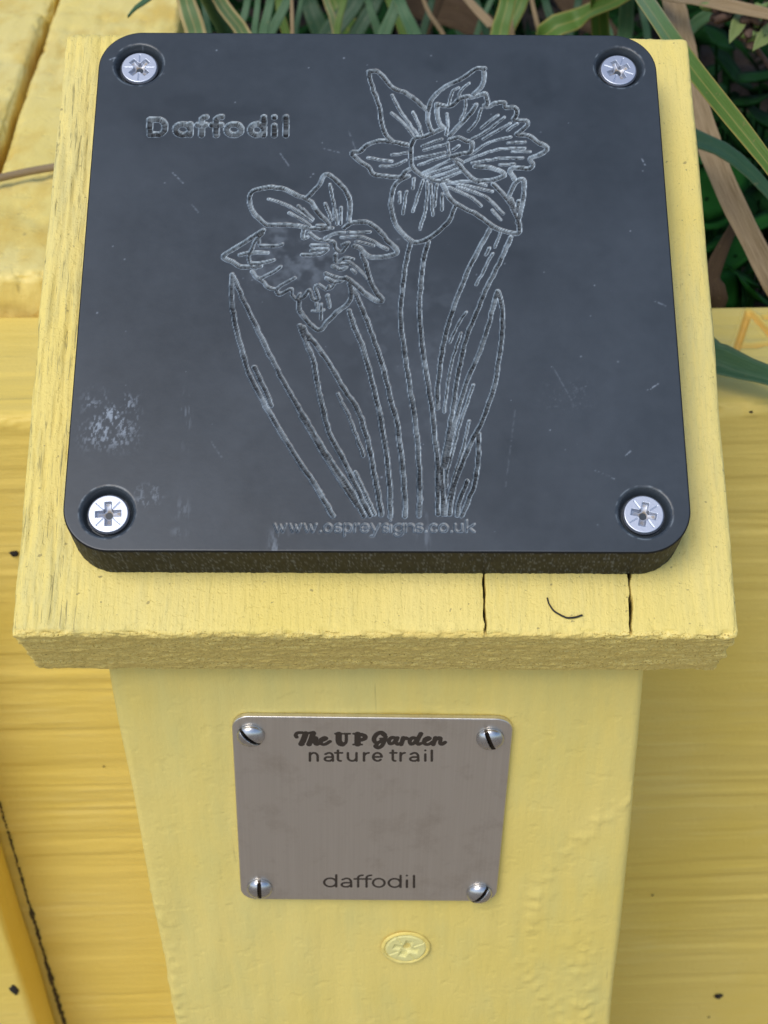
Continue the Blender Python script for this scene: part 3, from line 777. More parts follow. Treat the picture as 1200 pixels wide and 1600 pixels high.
# ------------------------------------------------------------------ engraved daffodil plaque
INS = 0.25                                             # mm, bevel of the rim
HW = 50.0 - INS
gs = np.linspace(-HW, HW, 640)
FD = Field(gs, gs)
OUT, INN = 0.38, 0.23                                  # half widths (mm) of outline and detail cuts
OUTLINES = [
 # taller flower
 [(613, 221), (603, 210), (595, 190), (593, 170), (583, 140), (576, 113)], [(576, 112), (590, 112), (600, 122), (615, 138), (633, 145), (650, 157), (667, 172)],
 [(670, 172), (673, 157), (687, 142), (702, 132), (723, 122), (743, 108), (757, 107)], [(756, 108), (756, 127), (750, 138), (740, 147)],
 [(668, 173), (669, 190), (673, 203), (680, 206)], [(637, 227), (620, 223), (595, 220), (573, 227), (562, 237), (550, 239), (562, 252), (575, 260), (583, 272), (603, 275), (625, 277), (633, 268), (643, 263)],
 [(693, 200), (682, 205), (663, 213), (648, 216), (643, 228), (642, 240), (643, 257), (653, 270), (670, 278), (680, 282), (698, 282)],
 [(735, 152), (752, 148), (758, 147), (762, 160), (757, 165), (763, 167), (773, 162), (788, 160), (790, 168), (805, 168), (807, 180), (803, 187), (823, 190), (820, 200), (807, 210), (825, 212), (840, 222), (855, 232), (840, 243), (828, 248), (832, 257), (827, 263), (803, 262), (797, 268), (803, 280)],
 [(702, 212), (720, 193), (735, 177), (744, 164)], [(683, 163), (683, 177), (687, 193), (693, 200)], [(684, 163), (700, 166), (708, 163), (720, 153), (733, 150)],
 [(707, 245), (720, 260), (733, 275), (747, 282), (773, 280), (788, 273), (770, 263), (742, 260)], [(703, 218), (717, 215), (728, 220), (738, 223), (735, 237), (722, 240), (705, 245)],
 [(638, 275), (621, 284), (612, 305), (612, 330), (621, 355), (646, 378), (673, 370), (700, 347), (711, 322)],
 [(692, 288), (702, 309), (719, 322), (746, 336), (769, 353), (788, 361), (809, 365), (812, 353), (805, 334), (794, 313), (771, 288)],
 [(794, 309), (805, 286), (817, 280), (819, 292), (816, 317), (809, 347)], [(798, 311), (807, 330), (811, 315)],
 # stems of the taller flower
 [(642, 380), (635, 407), (628, 459), (626, 504), (631, 543), (637, 586), (645, 635), (652, 691), (656, 754), (655, 806)],
 [(669, 378), (661, 408), (657, 456), (655, 485), (659, 533), (667, 592), (675, 643), (680, 691), (684, 722), (684, 803)],
 [(767, 355), (750, 386), (734, 417), (722, 445), (707, 485), (694, 533), (685, 592), (683, 637)],
 [(798, 370), (784, 403), (773, 424), (757, 458), (742, 495), (727, 533), (715, 588), (709, 628), (702, 669), (694, 715), (690, 735)],
 [(777, 456), (769, 485), (761, 516), (748, 554), (732, 590), (718, 632), (705, 683), (696, 730)], [(778, 456), (783, 470), (785, 495), (783, 533), (775, 590), (766, 624), (753, 659), (737, 688), (723, 722), (709, 762), (702, 803)],
 [(747, 678), (747, 715), (742, 754), (731, 783), (721, 805)], [(729, 753), (718, 783), (714, 805)],
 [(690, 730), (692, 803)], [(686, 740), (697, 803)],
 # smaller flower
 [(417, 353), (404, 341), (393, 327), (389, 309), (397, 298), (415, 293), (431, 293), (447, 297), (467, 307), (483, 313), (497, 332), (514, 350)],
 [(420, 352), (444, 352), (465, 353), (487, 357), (510, 356)], [(481, 308), (490, 298), (500, 287), (506, 274), (515, 274), (527, 284), (541, 300), (547, 320), (545, 344)],
 [(538, 356), (550, 348), (574, 348), (592, 360), (607, 378), (620, 392), (614, 398), (589, 402), (572, 399), (563, 389), (553, 384)],
 [(565, 396), (572, 415), (579, 441), (587, 456), (597, 469), (586, 469), (570, 459), (552, 442), (539, 434)],
 [(411, 360), (380, 380), (349, 400), (363, 409), (375, 417), (388, 417), (407, 416)],
 [(467, 470), (467, 482), (478, 500), (498, 516), (512, 502), (529, 485), (546, 471), (549, 454), (546, 443)],
 [(553, 454), (563, 476), (577, 512), (590, 549), (600, 580), (614, 640), (620, 660), (626, 707), (632, 770), (633, 806)],
 [(545, 485), (555, 515), (567, 545), (580, 593), (592, 643), (602, 700), (608, 750), (610, 808)],
 # leaves
 [(362, 429), (362, 474), (370, 517), (381, 559), (390, 585), (411, 628), (438, 674), (466, 720), (488, 752), (520, 806)], [(364, 433), (381, 470), (401, 513), (420, 552), (440, 591), (466, 637), (492, 680), (520, 726), (550, 770), (568, 806)],
 [(397, 574), (411, 604), (424, 634)], [(471, 650), (500, 700), (530, 748), (558, 790)],
 [(468, 509), (479, 537), (490, 567), (496, 600), (504, 639), (516, 680), (540, 726), (560, 768), (578, 805)], [(470, 511), (492, 537), (513, 567), (539, 611), (557, 637), (572, 680), (582, 726), (596, 805)],
 [(474, 512), (482, 530)],
]
DETAILS = [
 [(612, 242), (637, 239)], [(575, 247), (612, 252)], [(595, 260), (618, 258), (635, 250)], [(612, 148), (628, 177), (648, 205), (653, 210)], [(612, 177), (630, 193), (647, 213)], [(645, 175), (655, 197), (659, 210)],
 [(702, 162), (707, 143), (717, 137)], [(733, 130), (720, 142), (717, 152)], [(727, 155), (727, 170), (720, 187)], [(698, 178), (700, 193), (697, 210)],
 [(752, 170), (745, 190), (732, 205)], [(777, 180), (752, 200)], [(788, 183), (760, 205), (738, 217)], [(797, 193), (755, 217)], [(808, 193), (793, 203)], [(798, 214), (763, 223), (735, 242)],
 [(820, 232), (780, 233), (747, 243), (727, 252)], [(817, 247), (780, 248), (738, 255)], [(793, 223), (820, 222)], [(800, 237), (828, 237)], [(780, 257), (803, 257)],
 [(700, 223), (702, 240)], [(717, 227), (708, 234)], [(712, 248), (724, 254)],
 [(660, 228), (690, 217)], [(662, 235), (697, 225)], [(650, 247), (695, 238)], [(655, 257), (700, 243)], [(658, 272), (707, 248)], [(667, 273), (713, 257)], [(673, 278), (718, 263)], [(690, 280), (722, 268)],
 [(647, 279), (645, 295)], [(625, 301), (624, 317)], [(635, 299), (629, 334)], [(661, 282), (645, 330)], [(668, 284), (665, 328), (656, 358)], [(673, 288), (676, 336)], [(682, 288), (679, 322)], [(691, 303), (691, 328)],
 [(702, 292), (736, 309), (751, 322)], [(698, 284), (736, 292), (769, 299)], [(715, 292), (757, 307), (786, 334)], [(769, 328), (782, 343)], [(700, 286), (735, 283), (760, 290)],
 [(782, 363), (773, 386)], [(770, 396), (744, 445)], [(764, 388), (760, 398)], [(728, 488), (715, 508), (703, 535)], [(720, 521), (707, 562), (700, 596), (694, 643)],
 [(739, 602), (728, 635), (715, 675), (699, 738), (697, 760)], [(733, 658), (724, 697), (709, 746), (700, 780)],
 [(419, 311), (439, 317), (460, 327), (487, 345)], [(452, 333), (471, 343), (484, 353)], [(473, 327), (489, 343)], [(466, 322), (482, 338)], [(515, 288), (520, 310), (524, 344)], [(508, 318), (518, 344)], [(533, 324), (532, 350)], [(525, 330), (527, 350)],
 [(544, 363), (578, 363)], [(532, 371), (568, 371), (605, 390)], [(556, 377), (584, 384)], [(542, 408), (558, 418), (573, 435)], [(549, 421), (555, 427)],
 [(508, 372), (523, 365), (538, 363)], [(484, 365), (497, 374), (520, 378), (523, 387), (533, 393), (545, 380), (534, 383)], [(475, 358), (473, 372), (480, 371)], [(487, 383), (511, 384)], [(487, 391), (511, 389)], [(473, 398), (484, 399), (503, 396), (512, 390)],
 [(524, 398), (526, 410), (538, 404), (551, 405)], [(520, 416), (532, 421), (541, 418)], [(509, 428), (526, 434), (538, 435)], [(511, 435), (521, 441), (535, 439)], [(512, 451), (519, 449), (522, 444)], [(530, 412), (545, 412)],
 [(411, 364), (398, 377), (394, 387), (388, 399), (391, 411), (400, 420)], [(407, 384), (425, 385), (441, 382)], [(375, 399), (393, 395), (419, 395)], [(392, 411), (407, 411), (428, 406)], [(394, 424), (403, 435), (420, 429), (439, 417)], [(403, 435), (412, 441), (418, 449), (431, 452), (441, 445), (460, 434)],
 [(431, 453), (437, 460), (455, 452), (456, 461), (463, 467), (469, 459)], [(463, 468), (474, 464), (483, 453), (488, 467), (497, 467), (492, 449), (499, 445), (509, 452), (514, 447)], [(404, 365), (404, 380)],
 [(495, 473), (495, 486)], [(502, 475), (501, 499)], [(512, 462), (514, 479)], [(488, 486), (506, 484)], [(527, 615), (546, 654), (568, 712)], [(555, 738), (570, 770), (586, 804)], [(495, 352), (515, 352)], [(500, 360), (520, 356)],
]
def to_mm(pts): return np.array([plaque_mm(*p) for p in pts])
def wob(P, k):
    i = np.arange(len(P)) * 0.35; z_ = i * 0
    return P + 0.07 * np.stack([vnoise(np.stack([i * .9, z_ + k * 3.3, z_], 1)), vnoise(np.stack([i * .9, z_ + k * 3.3, z_ + 9], 1))], 1)
for k_, st in enumerate(OUTLINES): FD.stroke(wob(catmull(to_mm(st), 0.35), k_), OUT, OUT, 1.2, 0)
for k_, st in enumerate(DETAILS):
    mx_, my_ = np.mean(st, 0)
    ruffle = mx_ < 550 and 360 < my_ < 478
    FD.stroke(wob(catmull(to_mm(st), 0.35), 40 + k_), 0.33 if ruffle else INN, 0.26 if ruffle else INN, 1.2, 0 if ruffle else 1)
# "Daffodil" cut with a wide cutter
TXT = [[(234, 187), (234, 210), (245, 210)] + arc(247, 198.5, 11, 11.5, -80, 80, 10) + [(234, 187)]]
for ch, a, b_ in (('a', 274, 297), ('f', 309, 322), ('f', 331, 346), ('o', 354, 377), ('d', 391, 412), ('i', 427, 430), ('l', 445, 448)):
    TXT += glyph(ch, a, b_, 194, 211, 183, 222, False)
for st in TXT: FD.stroke(to_mm(st), 0.55, 0.55, 1.2, 2)
# small web address
x_ = [('w', 429, 447), ('w', 453, 470), ('w', 475, 494), ('.', 499, 502), ('o', 507, 518), ('s', 523, 533), ('p', 538, 549), ('r', 554, 560), ('e', 564, 576), ('y', 580, 593), ('s', 598, 606), ('i', 609, 612), ('g', 616, 630), ('n', 634, 647), ('s', 650, 660), ('.', 664, 667), ('c', 672, 683), ('o', 687, 699), ('.', 704, 707), ('u', 711, 722), ('k', 729, 741)]
for ch, a, b_ in x_:
    for st in glyph(ch, a, b_, 819, 831, 813, 837): FD.stroke(to_mm(st), 0.17, 0.17, 0.8, 3)

SCREWS = [(-42.85, 42.88), (43.3, 42.95), (-42.9, -43.3), (42.6, -43.1)]
R_IN, R_OUT, R_BEV = 3.62, 4.30, 4.62
STASH = {}
def plaque_h(x, y):
    for cx, cy in SCREWS:
        for R in (R_IN, R_OUT, R_BEV):
            d = np.hypot(x - cx, y - cy); m = np.abs(d - R) < 0.085
            k = R / d[m]; x[m] = cx + (x[m] - cx) * k; y[m] = cy + (y[m] - cy) * k
    D = FD.D.ravel(); S = FD.S.ravel(); K = FD.K.ravel()
    P2 = np.stack([x, y, x * 0], 1)
    depth = np.choose(K.astype(int), [0.46, 0.38, 0.44, 0.16])
    wall = np.choose(K.astype(int), [0.24, 0.19, 0.22, 0.14])
    floor = 1 - sstep(-wall, 0.03, D)
    lad = vnoise(np.stack([S / 0.16, K * 3.1, S * 0], 1)) * 0.8 + 0.40 * np.sin(S * 2 * math.pi / 0.36)
    jag = vnoise(P2 * 2.6) * 0.035 + vnoise(P2 * 0.9) * 0.03
    D2 = D + jag * (K < 2.5)
    seg = vnoise(np.stack([S / 1.9, K * 5.1 + 2, S * 0], 1))
    z = -depth * (1 - sstep(-wall, 0.03, D2)) + 0.07 * lad * sstep(-0.08, -0.20, D2) * (K < 2.5)
    z += 0.03 * np.exp(-((D2 - 0.05) / 0.08) ** 2) * (0.6 + vnoise(P2 * 2.6))
    patch = 0.5 + 0.5 * fbm(P2 * 0.16 + 4, 2)
    # lower-left leaf is cut shallower and rougher
    shallow = sstep(-8, -16, x) * sstep(5, -5, y)
    z *= (1 - 0.45 * shallow)
    burr = np.exp(-((D2 + 0.02) / 0.066) ** 2) * np.clip(0.74 + 0.30 * vnoise(P2 * 1.9) + 0.35 * (patch - .5), 0.25, 1)
    burr += (1 - sstep(-0.12, -0.02, D2)) * np.clip(np.where(K == 2, 0.02, 0.05) + 0.12 * lad + 0.5 * np.maximum(seg - 0.40, 0) + 0.4 * np.maximum(patch - 0.62, 0), 0, 0.7) * (K < 2.5)
    STASH['cut_shade'] = np.where(K == 2, 0.9, 0.78) * (1 - sstep(-0.14, -0.04, D2)) * (K < 2.5)  # groove self-shadow put into the colour, where the film is cut through
    burr *= np.where(K == 2, 0.85, 1.0)
    burr *= np.where(K == 3, 0.5, 1.0)
    burr *= np.clip(0.85 + 0.35 * sstep(-20, 30, y) - 0.2 * shallow, 0, 1.2)
    # counterbores
    for cx, cy in SCREWS:
        d = np.hypot(x - cx, y - cy)
        zz = np.where(d < R_IN + .01, -1.9, np.where(d < R_OUT + .01, -1.9 + 1.80 * (d - R_IN) / (R_OUT - R_IN), np.where(d < R_BEV, -0.10 + 0.10 * (d - R_OUT) / (R_BEV - R_OUT), 0)))
        m = d < R_BEV; z[m] = zz[m]; burr[m] = 0
        burr += 0.22 * np.exp(-((d - R_BEV) / 0.10) ** 2) * np.clip(0.3 + vnoise(P2 * 1.3), 0, 1)
    z += 0.012 * fbm(P2 * 0.10, 2)
    # scuffs, at their own places on the plastic
    sc = np.zeros(len(x))
    def patch_at(px, py, wx, wy, freq, thr, amp, soft=0.9):
        c = plaque_mm(px, py)
        g = np.exp(-(((x - c[0]) / wx) ** 4 + ((y - c[1]) / wy) ** 4))
        nz = fbm(P2 * np.array(freq + (1,)) + px, 4, 0.6)
        g = g * sstep(-0.7, 0.35, fbm(P2 * 0.42 + py, 3))
        return amp * g * sstep(thr, thr + soft, nz)
    sc += patch_at(172, 655, 4.2, 4.8, (3.0, 1.5), -0.1, 0.62)
    sc += patch_at(290, 655, 0.9, 4.6, (2.4, 0.25), -0.2, 0.16)
    sc += patch_at(282, 812, 1.4, 3.2, (1.9, 0.4), -0.2, 0.18)
    sc += patch_at(437, 855, 1.7, 2.8, (2.0, 0.35), -0.25, 0.30)
    sc += patch_at(662, 830, 1.0, 4.0, (1.4, 0.2), -0.2, 0.16)
    sc += patch_at(460, 400, 7.0, 6.5, (0.35, 0.35), -1.4, 0.22, 2.2)
    sc += patch_at(575, 430, 7.0, 9.0, (0.4, 0.4), -1.0, 0.07, 2.0)
    sc += patch_at(640, 560, 12, 16, (0.22, 0.22), -1.0, 0.05, 2.0)
    sc += patch_at(235, 775, 2.5, 2.0, (2.6, 1.2), 0.1, 0.25)
    sc += patch_at(885, 620, 4.0, 3.0, (2.2, 1.8), 0.35, 0.10, 1.2)
    lines_ = [((1012, 610), (1028, 600), .5), ((1003, 248), (1008, 258), .5), ((865, 575), (893, 625), .14), ((1022, 470), (1040, 478), .3), ((805, 640), (790, 760), .10), ((985, 705), (978, 712), .4), ((610, 375), (640, 372), .25), ((438, 240), (452, 260), .3), ((300, 320), (310, 332), .25), ((545, 205), (555, 232), .2), ((270, 270), (286, 286), .35), ((930, 735), (960, 748), .3), ((172, 93), (180, 90), .6), ((505, 232), (530, 238), .3), ((330, 690), (350, 720), .15)]
    for a, b_, am in lines_:
        A_, B_ = plaque_mm(*a), plaque_mm(*b_); l = B_ - A_
        t_ = np.clip(((x - A_[0]) * l[0] + (y - A_[1]) * l[1]) / (l @ l), 0, 1)
        dd = np.hypot(x - A_[0] - t_ * l[0], y - A_[1] - t_ * l[1])
        sc = np.maximum(sc, am * np.exp(-(dd / 0.13) ** 2) * np.clip(0.6 + vnoise(P2 * 3), 0, 1))
    rs = np.random.default_rng(5)
    for k in range(60):
        cx, cy = rs.uniform(-47, 47, 2); r_ = rs.uniform(0.07, 0.16)
        i0, i1 = np.searchsorted(gs, [cx - .6, cx + .6]); j0, j1 = np.searchsorted(gs, [cy - .6, cy + .6])
        ii = (np.arange(i0, i1)[:, None] * len(gs) + np.arange(j0, j1)[None, :]).ravel()
        if len(ii): sc[ii] = np.maximum(sc[ii], rs.uniform(.2, .7) * np.exp(-((x[ii] - cx) ** 2 + (y[ii] - cy) ** 2) / r_ ** 2))
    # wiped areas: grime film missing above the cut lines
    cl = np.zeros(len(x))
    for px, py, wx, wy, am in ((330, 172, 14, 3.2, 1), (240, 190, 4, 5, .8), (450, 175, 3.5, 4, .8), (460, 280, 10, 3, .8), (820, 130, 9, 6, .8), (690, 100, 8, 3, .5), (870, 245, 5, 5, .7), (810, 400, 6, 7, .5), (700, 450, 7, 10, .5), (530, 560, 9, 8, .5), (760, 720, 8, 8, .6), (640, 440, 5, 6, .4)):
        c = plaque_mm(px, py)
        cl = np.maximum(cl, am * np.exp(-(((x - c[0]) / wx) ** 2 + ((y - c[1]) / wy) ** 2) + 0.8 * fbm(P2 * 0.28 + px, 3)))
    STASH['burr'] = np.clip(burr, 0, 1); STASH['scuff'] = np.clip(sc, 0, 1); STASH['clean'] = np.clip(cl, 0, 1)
    return x, y, z
def side_noise(P):
    return 0.05 * fbm(np.stack([P[:, 0] * 2.2, P[:, 1] * 2.2, P[:, 2] * 0.5], 1), 3)
V, F, nt_ = panel(gs, gs, HW, HW, 7.4, plaque_h, list(np.linspace(-0.6, -9.9, 14)), INS, None, side_noise)
pad = len(V) - nt_
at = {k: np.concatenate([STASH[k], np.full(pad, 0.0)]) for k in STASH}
# chipped white specks on the sawn edge
side = V[nt_:]
sp = np.clip((vnoise(side * np.array([5.0, 5.0, 2.2])) - 0.45) * 1.8, 0, 1) * 0.5
sp[:3 * (len(side) // 17)] = 0.0
at['scuff'][nt_:] = sp * 0.7
at['film_less_shade'] = np.concatenate([1 - STASH['cut_shade'], np.zeros(pad)])  # film on the face, less the shade painted into the grooves
plaque = empty('engraved_plaque', tuple(-0.01 * N), (PHI, 0, 0), 'dark grey square plaque engraved with two daffodils, screwed to the sloping board', 'plaque')
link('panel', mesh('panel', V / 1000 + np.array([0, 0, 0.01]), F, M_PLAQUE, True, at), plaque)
for (cx, cy), rot in zip(SCREWS, (0.78, 0.42, 0.06, -0.22)):
    link('screw', ME_POZ, plaque, (cx / 1000, cy / 1000, 0.01 - 0.00075), (0.0, 0.0, rot))

# ------------------------------------------------------------------ stainless plate on the post
PY = YP - 0.0012
corners = [on_plane(*p, (0, PY, 0), (0, 1, 0)) for p in ((358, 1118), (801, 1121), (377, 1404), (779, 1413))]
pc = sum(corners) / 4
PROLL = 0.012
pw = 25.45
plate = empty('metal_plate', (pc[0], YP - 0.0002, pc[2]), (math.pi / 2, 0, 0), 'square brushed steel plate with nature trail lettering, screwed to the post', 'plate')
plate.rotation_euler = (math.pi / 2, PROLL, 0)
def plate_mm(px, py):
    P = (on_plane(px, py, (0, PY, 0), (0, 1, 0)) - pc) * 1000
    c_, s_ = math.cos(PROLL), math.sin(PROLL)
    a, b_ = P[0], P[2]
    return np.array([a * c_ - b_ * s_, a * s_ + b_ * c_])
z0 = plate_mm(600, 1195)[1]; z1 = plate_mm(600, 1137)[1]; z2 = plate_mm(600, 1394)[1]; z3 = plate_mm(600, 1361)[1]
phw = pw - 0.2
pxs = np.unique(np.round(np.concatenate([np.linspace(-phw, phw, 80), np.arange(-17, 17, 0.085)]), 5)); pys = np.unique(np.round(np.concatenate([np.linspace(-phw, phw, 80), np.arange(z0, z1, 0.085), np.arange(z2, z3, 0.085)]), 5))
pxs = pxs[np.concatenate([[True], np.diff(pxs) > 0.01])]; pys = pys[np.concatenate([[True], np.diff(pys) > 0.01])]
FP = Field(pxs, pys)
def ink(st, h0, h1=None, smooth=False):
    P = np.array([plate_mm(*p) for p in st])
    if smooth: P = catmull(P, 0.15)
    FP.stroke(P, h0, h1, 0.8)
def tx(x): return 450 + x / 4.615
def ty(y): return 1130 + y / 4.615
# nature trail
for ch, a, b_ in (('n', 158, 214), ('a', 264, 324), ('t', 340, 390), ('u', 432, 494), ('r', 548, 582), ('e', 614, 676), ('t', 738, 782), ('r', 812, 842), ('a', 880, 940), ('i', 986, 994), ('l', 1034, 1040)):
    for st in glyph(ch, a, b_, 214, 272, 196, 300): ink([(tx(x), ty(y)) for x, y in st], 0.245)
# daffodil
def dx(x): return 490 + x / 6.667
def dy(y, x): return 1355 + (y + 8 * (x - 100) / 950) / 6.667
for ch, a, b_ in (('d', 110, 236), ('a', 290, 392), ('f', 425, 512), ('f', 512, 600), ('o', 618, 740), ('d', 782, 906), ('i', 968, 976), ('l', 1042, 1050)):
    for st in glyph(ch, a, b_, 114, 202, 80, 230): ink([(dx(x), dy(y, x)) for x, y in st], 0.245)
# "The UP Garden": heavy script with slab capitals between
def title(strokes):
    for h0, h1, st in strokes: ink([(tx(x), ty(y)) for x, y in st], h0 * 0.94, h1 * 0.94, True)
title([
 (.42, .34, [(62, 100), (56, 86), (68, 70), (100, 68), (140, 72), (185, 64)]), (.62, .62, [(128, 74), (112, 120), (96, 150)]), (.25, .25, [(84, 154), (112, 154)]),
 (.58, .58, [(182, 72), (166, 120), (152, 152)]), (.40, .46, [(162, 128), (180, 106), (202, 106), (204, 122), (196, 142), (206, 152), (222, 146)]),
 (.34, .42, [(232, 132), (262, 122), (278, 110), (264, 102), (244, 112), (232, 132), (242, 150), (268, 152), (302, 132)]), (.46, .46, [(240, 116), (236, 138)]),
 (.64, .64, [(366, 78), (366, 124), (374, 146), (392, 152)]), (.34, .34, [(392, 152), (412, 146), (420, 126), (420, 78)]), (.26, .26, [(342, 76), (390, 76)]), (.26, .26, [(404, 76), (446, 76)]), (.50, .50, [(368, 128), (390, 150)]),
 (.64, .64, [(502, 78), (502, 152)]), (.26, .26, [(472, 76), (530, 76)]), (.26, .26, [(472, 154), (532, 154)]), (.50, .50, [(530, 82), (554, 92), (554, 110), (530, 120)]), (.26, .26, [(508, 76), (536, 78)]), (.26, .26, [(510, 124), (540, 120)]),
 (.56, .40, [(694, 84), (672, 68), (640, 80), (620, 112), (630, 138), (656, 138), (680, 120)]), (.44, .44, [(704, 98), (694, 132), (676, 164), (650, 178), (630, 166), (640, 156)]), (.28, .28, [(666, 112), (708, 108)]),
 (.46, .40, [(778, 108), (748, 104), (728, 124), (736, 148), (760, 142), (776, 120)]), (.48, .40, [(788, 106), (778, 136), (790, 152), (806, 146)]),
 (.52, .46, [(832, 106), (822, 136), (816, 154)]), (.38, .44, [(828, 126), (846, 106), (862, 112)]),
 (.46, .40, [(924, 110), (896, 106), (878, 126), (886, 150), (908, 144), (926, 120)]), (.50, .42, [(958, 76), (940, 110), (930, 140), (942, 152), (958, 146)]),
 (.34, .42, [(978, 132), (1008, 122), (1024, 110), (1010, 102), (990, 112), (978, 132), (988, 150), (1014, 152), (1046, 134)]), (.46, .46, [(986, 116), (982, 138)]),
 (.52, .46, [(1064, 106), (1054, 134), (1048, 154)]), (.40, .44, [(1060, 128), (1080, 106), (1100, 108), (1098, 128), (1098, 146), (1112, 152), (1132, 138)]),
])
def plate_h(x, y):
    z = 0.004 * fbm(np.stack([x, y, x * 0], 1) * 0.2, 2) - 0.25 * 0
    STASH['ink'] = np.clip(0.5 - FP.D.ravel() / 0.16, 0, 1)
    return x, y, z + 1.0
V, F, nt_ = panel(pxs, pys, phw, phw, 2.9, plate_h, [0.2, 0.0], 0.2)
V[nt_:, 2] = np.where(V[nt_:, 2] < 0, 1.0 + V[nt_:, 2], V[nt_:, 2])
V[:, 2] *= 1.0
link('panel', mesh('panel', V / 1000, F, M_PLATE, True, {'ink': np.concatenate([STASH['ink'], np.zeros(len(V) - nt_)])}), plate)
for (px, py), rot in zip(((392, 1147), (766, 1152), (406, 1386), (749, 1394)), (0.80, 0.38, 0.02, -0.62)):
    c = plate_mm(px, py)
    link('screw', ME_DOME, plate, (c[0] / 1000, c[1] / 1000 - 0.0002, 0.0010), (0.0, 0.0, rot))

# ------------------------------------------------------------------ black fibre on the board
def tube(P, r, k=6):
    P = np.asarray(P); n = len(P); V = []
    T = np.gradient(P, axis=0); T /= np.linalg.norm(T, axis=1, keepdims=True)
    ref = np.array([0.13, 0.2, 0.97])
    for i in range(n):
        a = np.cross(T[i], ref); a /= np.linalg.norm(a); b = np.cross(T[i], a)
        rr = r[i] if hasattr(r, '__len__') else r
        for j in range(k):
            t_ = 2 * math.pi * j / k; V.append(P[i] + rr * (math.cos(t_) * a + math.sin(t_) * b))
    i, j = np.meshgrid(np.arange(n - 1), np.arange(k), indexing='ij'); i = i.ravel(); j = j.ravel()
    Q = np.stack([i * k + j, i * k + (j + 1) % k, (i + 1) * k + (j + 1) % k, (i + 1) * k + j], 1)
    return np.array(V), [Q, list(range(k))[::-1], list(range((n - 1) * k, n * k))]
fp = [(855, 934), (858, 944), (866, 955), (878, 962), (886, 965), (896, 965), (910, 961)]
P3 = np.array([on_plane(*p, -0.0096 * N, N) for p in fp])
base = P3.mean(0)
Pc = catmull(P3, 0.0003); Pc = Pc + np.outer(0.00008 * vnoise(np.stack([np.arange(len(Pc)) * .8, np.zeros(len(Pc)), np.zeros(len(Pc))], 1)), N)
V, F = tube(Pc - base, np.linspace(0.00013, 0.00016, len(Pc)))
tag(link('fibre', mesh('fibre', V, F, M_THREAD), None, tuple(base)), 'short curved black fibre stuck to the board below the plaque', 'fibre')

# ------------------------------------------------------------------ plants
def blade(P, wid, fold=0.35, th=0.0005, face=None, twist=0.0, ns=7):
    """strap leaf along P with widths wid: V-folded closed section"""
    P = np.asarray(P, float); P = catmull(P, np.linalg.norm(np.diff(P, axis=0), axis=1).sum() / 40)
    n = len(P); T = np.gradient(P, axis=0); T /= np.linalg.norm(T, axis=1, keepdims=True)
    s = np.linspace(0, 1, n); w = np.interp(s, np.linspace(0, 1, len(wid)), wid) / 2
    fv = np.array(face if face is not None else (-0.1, -0.75, 0.65)); V = []; uu = []; vv = []
    us = np.linspace(-1, 1, ns); L = np.linalg.norm(np.diff(P, axis=0), axis=1).sum()
    for i in range(n):
        side = np.cross(T[i], fv); side /= np.linalg.norm(side); nr = np.cross(side, T[i])
        a = twist * s[i]; sd = side * math.cos(a) + nr * math.sin(a); nr2 = nr * math.cos(a) - side * math.sin(a)
        wob = 1 + 0.03 * math.sin(i * 1.7)
        for sg in (1, -1):
            for u in (us if sg == 1 else us[::-1]):
                V.append(P[i] + sd * u * w[i] * wob + nr2 * (fold * w[i] * (abs(u) ** 1.3) + sg * th * (1 - abs(u) ** 4 * .8))); uu.append(u); vv.append(s[i] * L * 40)
    k = 2 * ns; i, j = np.meshgrid(np.arange(n - 1), np.arange(k), indexing='ij'); i = i.ravel(); j = j.ravel()
    Q = np.stack([i * k + j, i * k + (j + 1) % k, (i + 1) * k + (j + 1) % k, (i + 1) * k + j], 1)
    return np.array(V), [Q, list(range(k))[::-1], list(range((n - 1) * k, n * k))], {'u': uu, 'v': vv}
def leaf(parent, pts, wid, mat, label=None, name='leaf', **kw):
    P = [at_depth(*p) if len(p) == 3 else np.array(p[1:], float) for p in pts]
    V, F, A = blade(P, wid, **kw)
    o = link(name, mesh(name, V - np.array(parent.location), F, mat, True, A), parent)
    if label: o['label'] = label
    return o
SOILZ = -0.20
strap = empty('strap_leaf_plant', (0.12, 0.30, SOILZ), label='clump of long arching green strap leaves behind the right of the board', cat='plant')
R0 = lambda x, y: (0, x, y, SOILZ)
leaf(strap, [R0(0.10, 0.33), (930, -120, 0.46), (968, -50, 0.40), (1012, 12, 0.352), (1062, 84, 0.325), (1120, 158, 0.315), (1172, 222, 0.31), (1230, 300, 0.305), (1300, 420, .30)], [0.006, 0.0065, .0066, 0.0053, 0.0044, 0.0041, 0.0040, 0.0040, 0.002], M_LEAF, 'bright green leaf arching over the board corner', fold=0.55, th=0.0004)
leaf(strap, [R0(0.03, 0.35), (1000, 330, 0.42), (1060, 225, 0.405), (1105, 226, 0.395), (1150, 250, 0.385), (1205, 305, 0.375), (1260, 380, .37)], [0.006, 0.007, 0.0072, 0.0068, 0.0064, 0.005, 0.002], M_LEAFD, 'dark green leaf bending down to the right behind the board', fold=0.3)
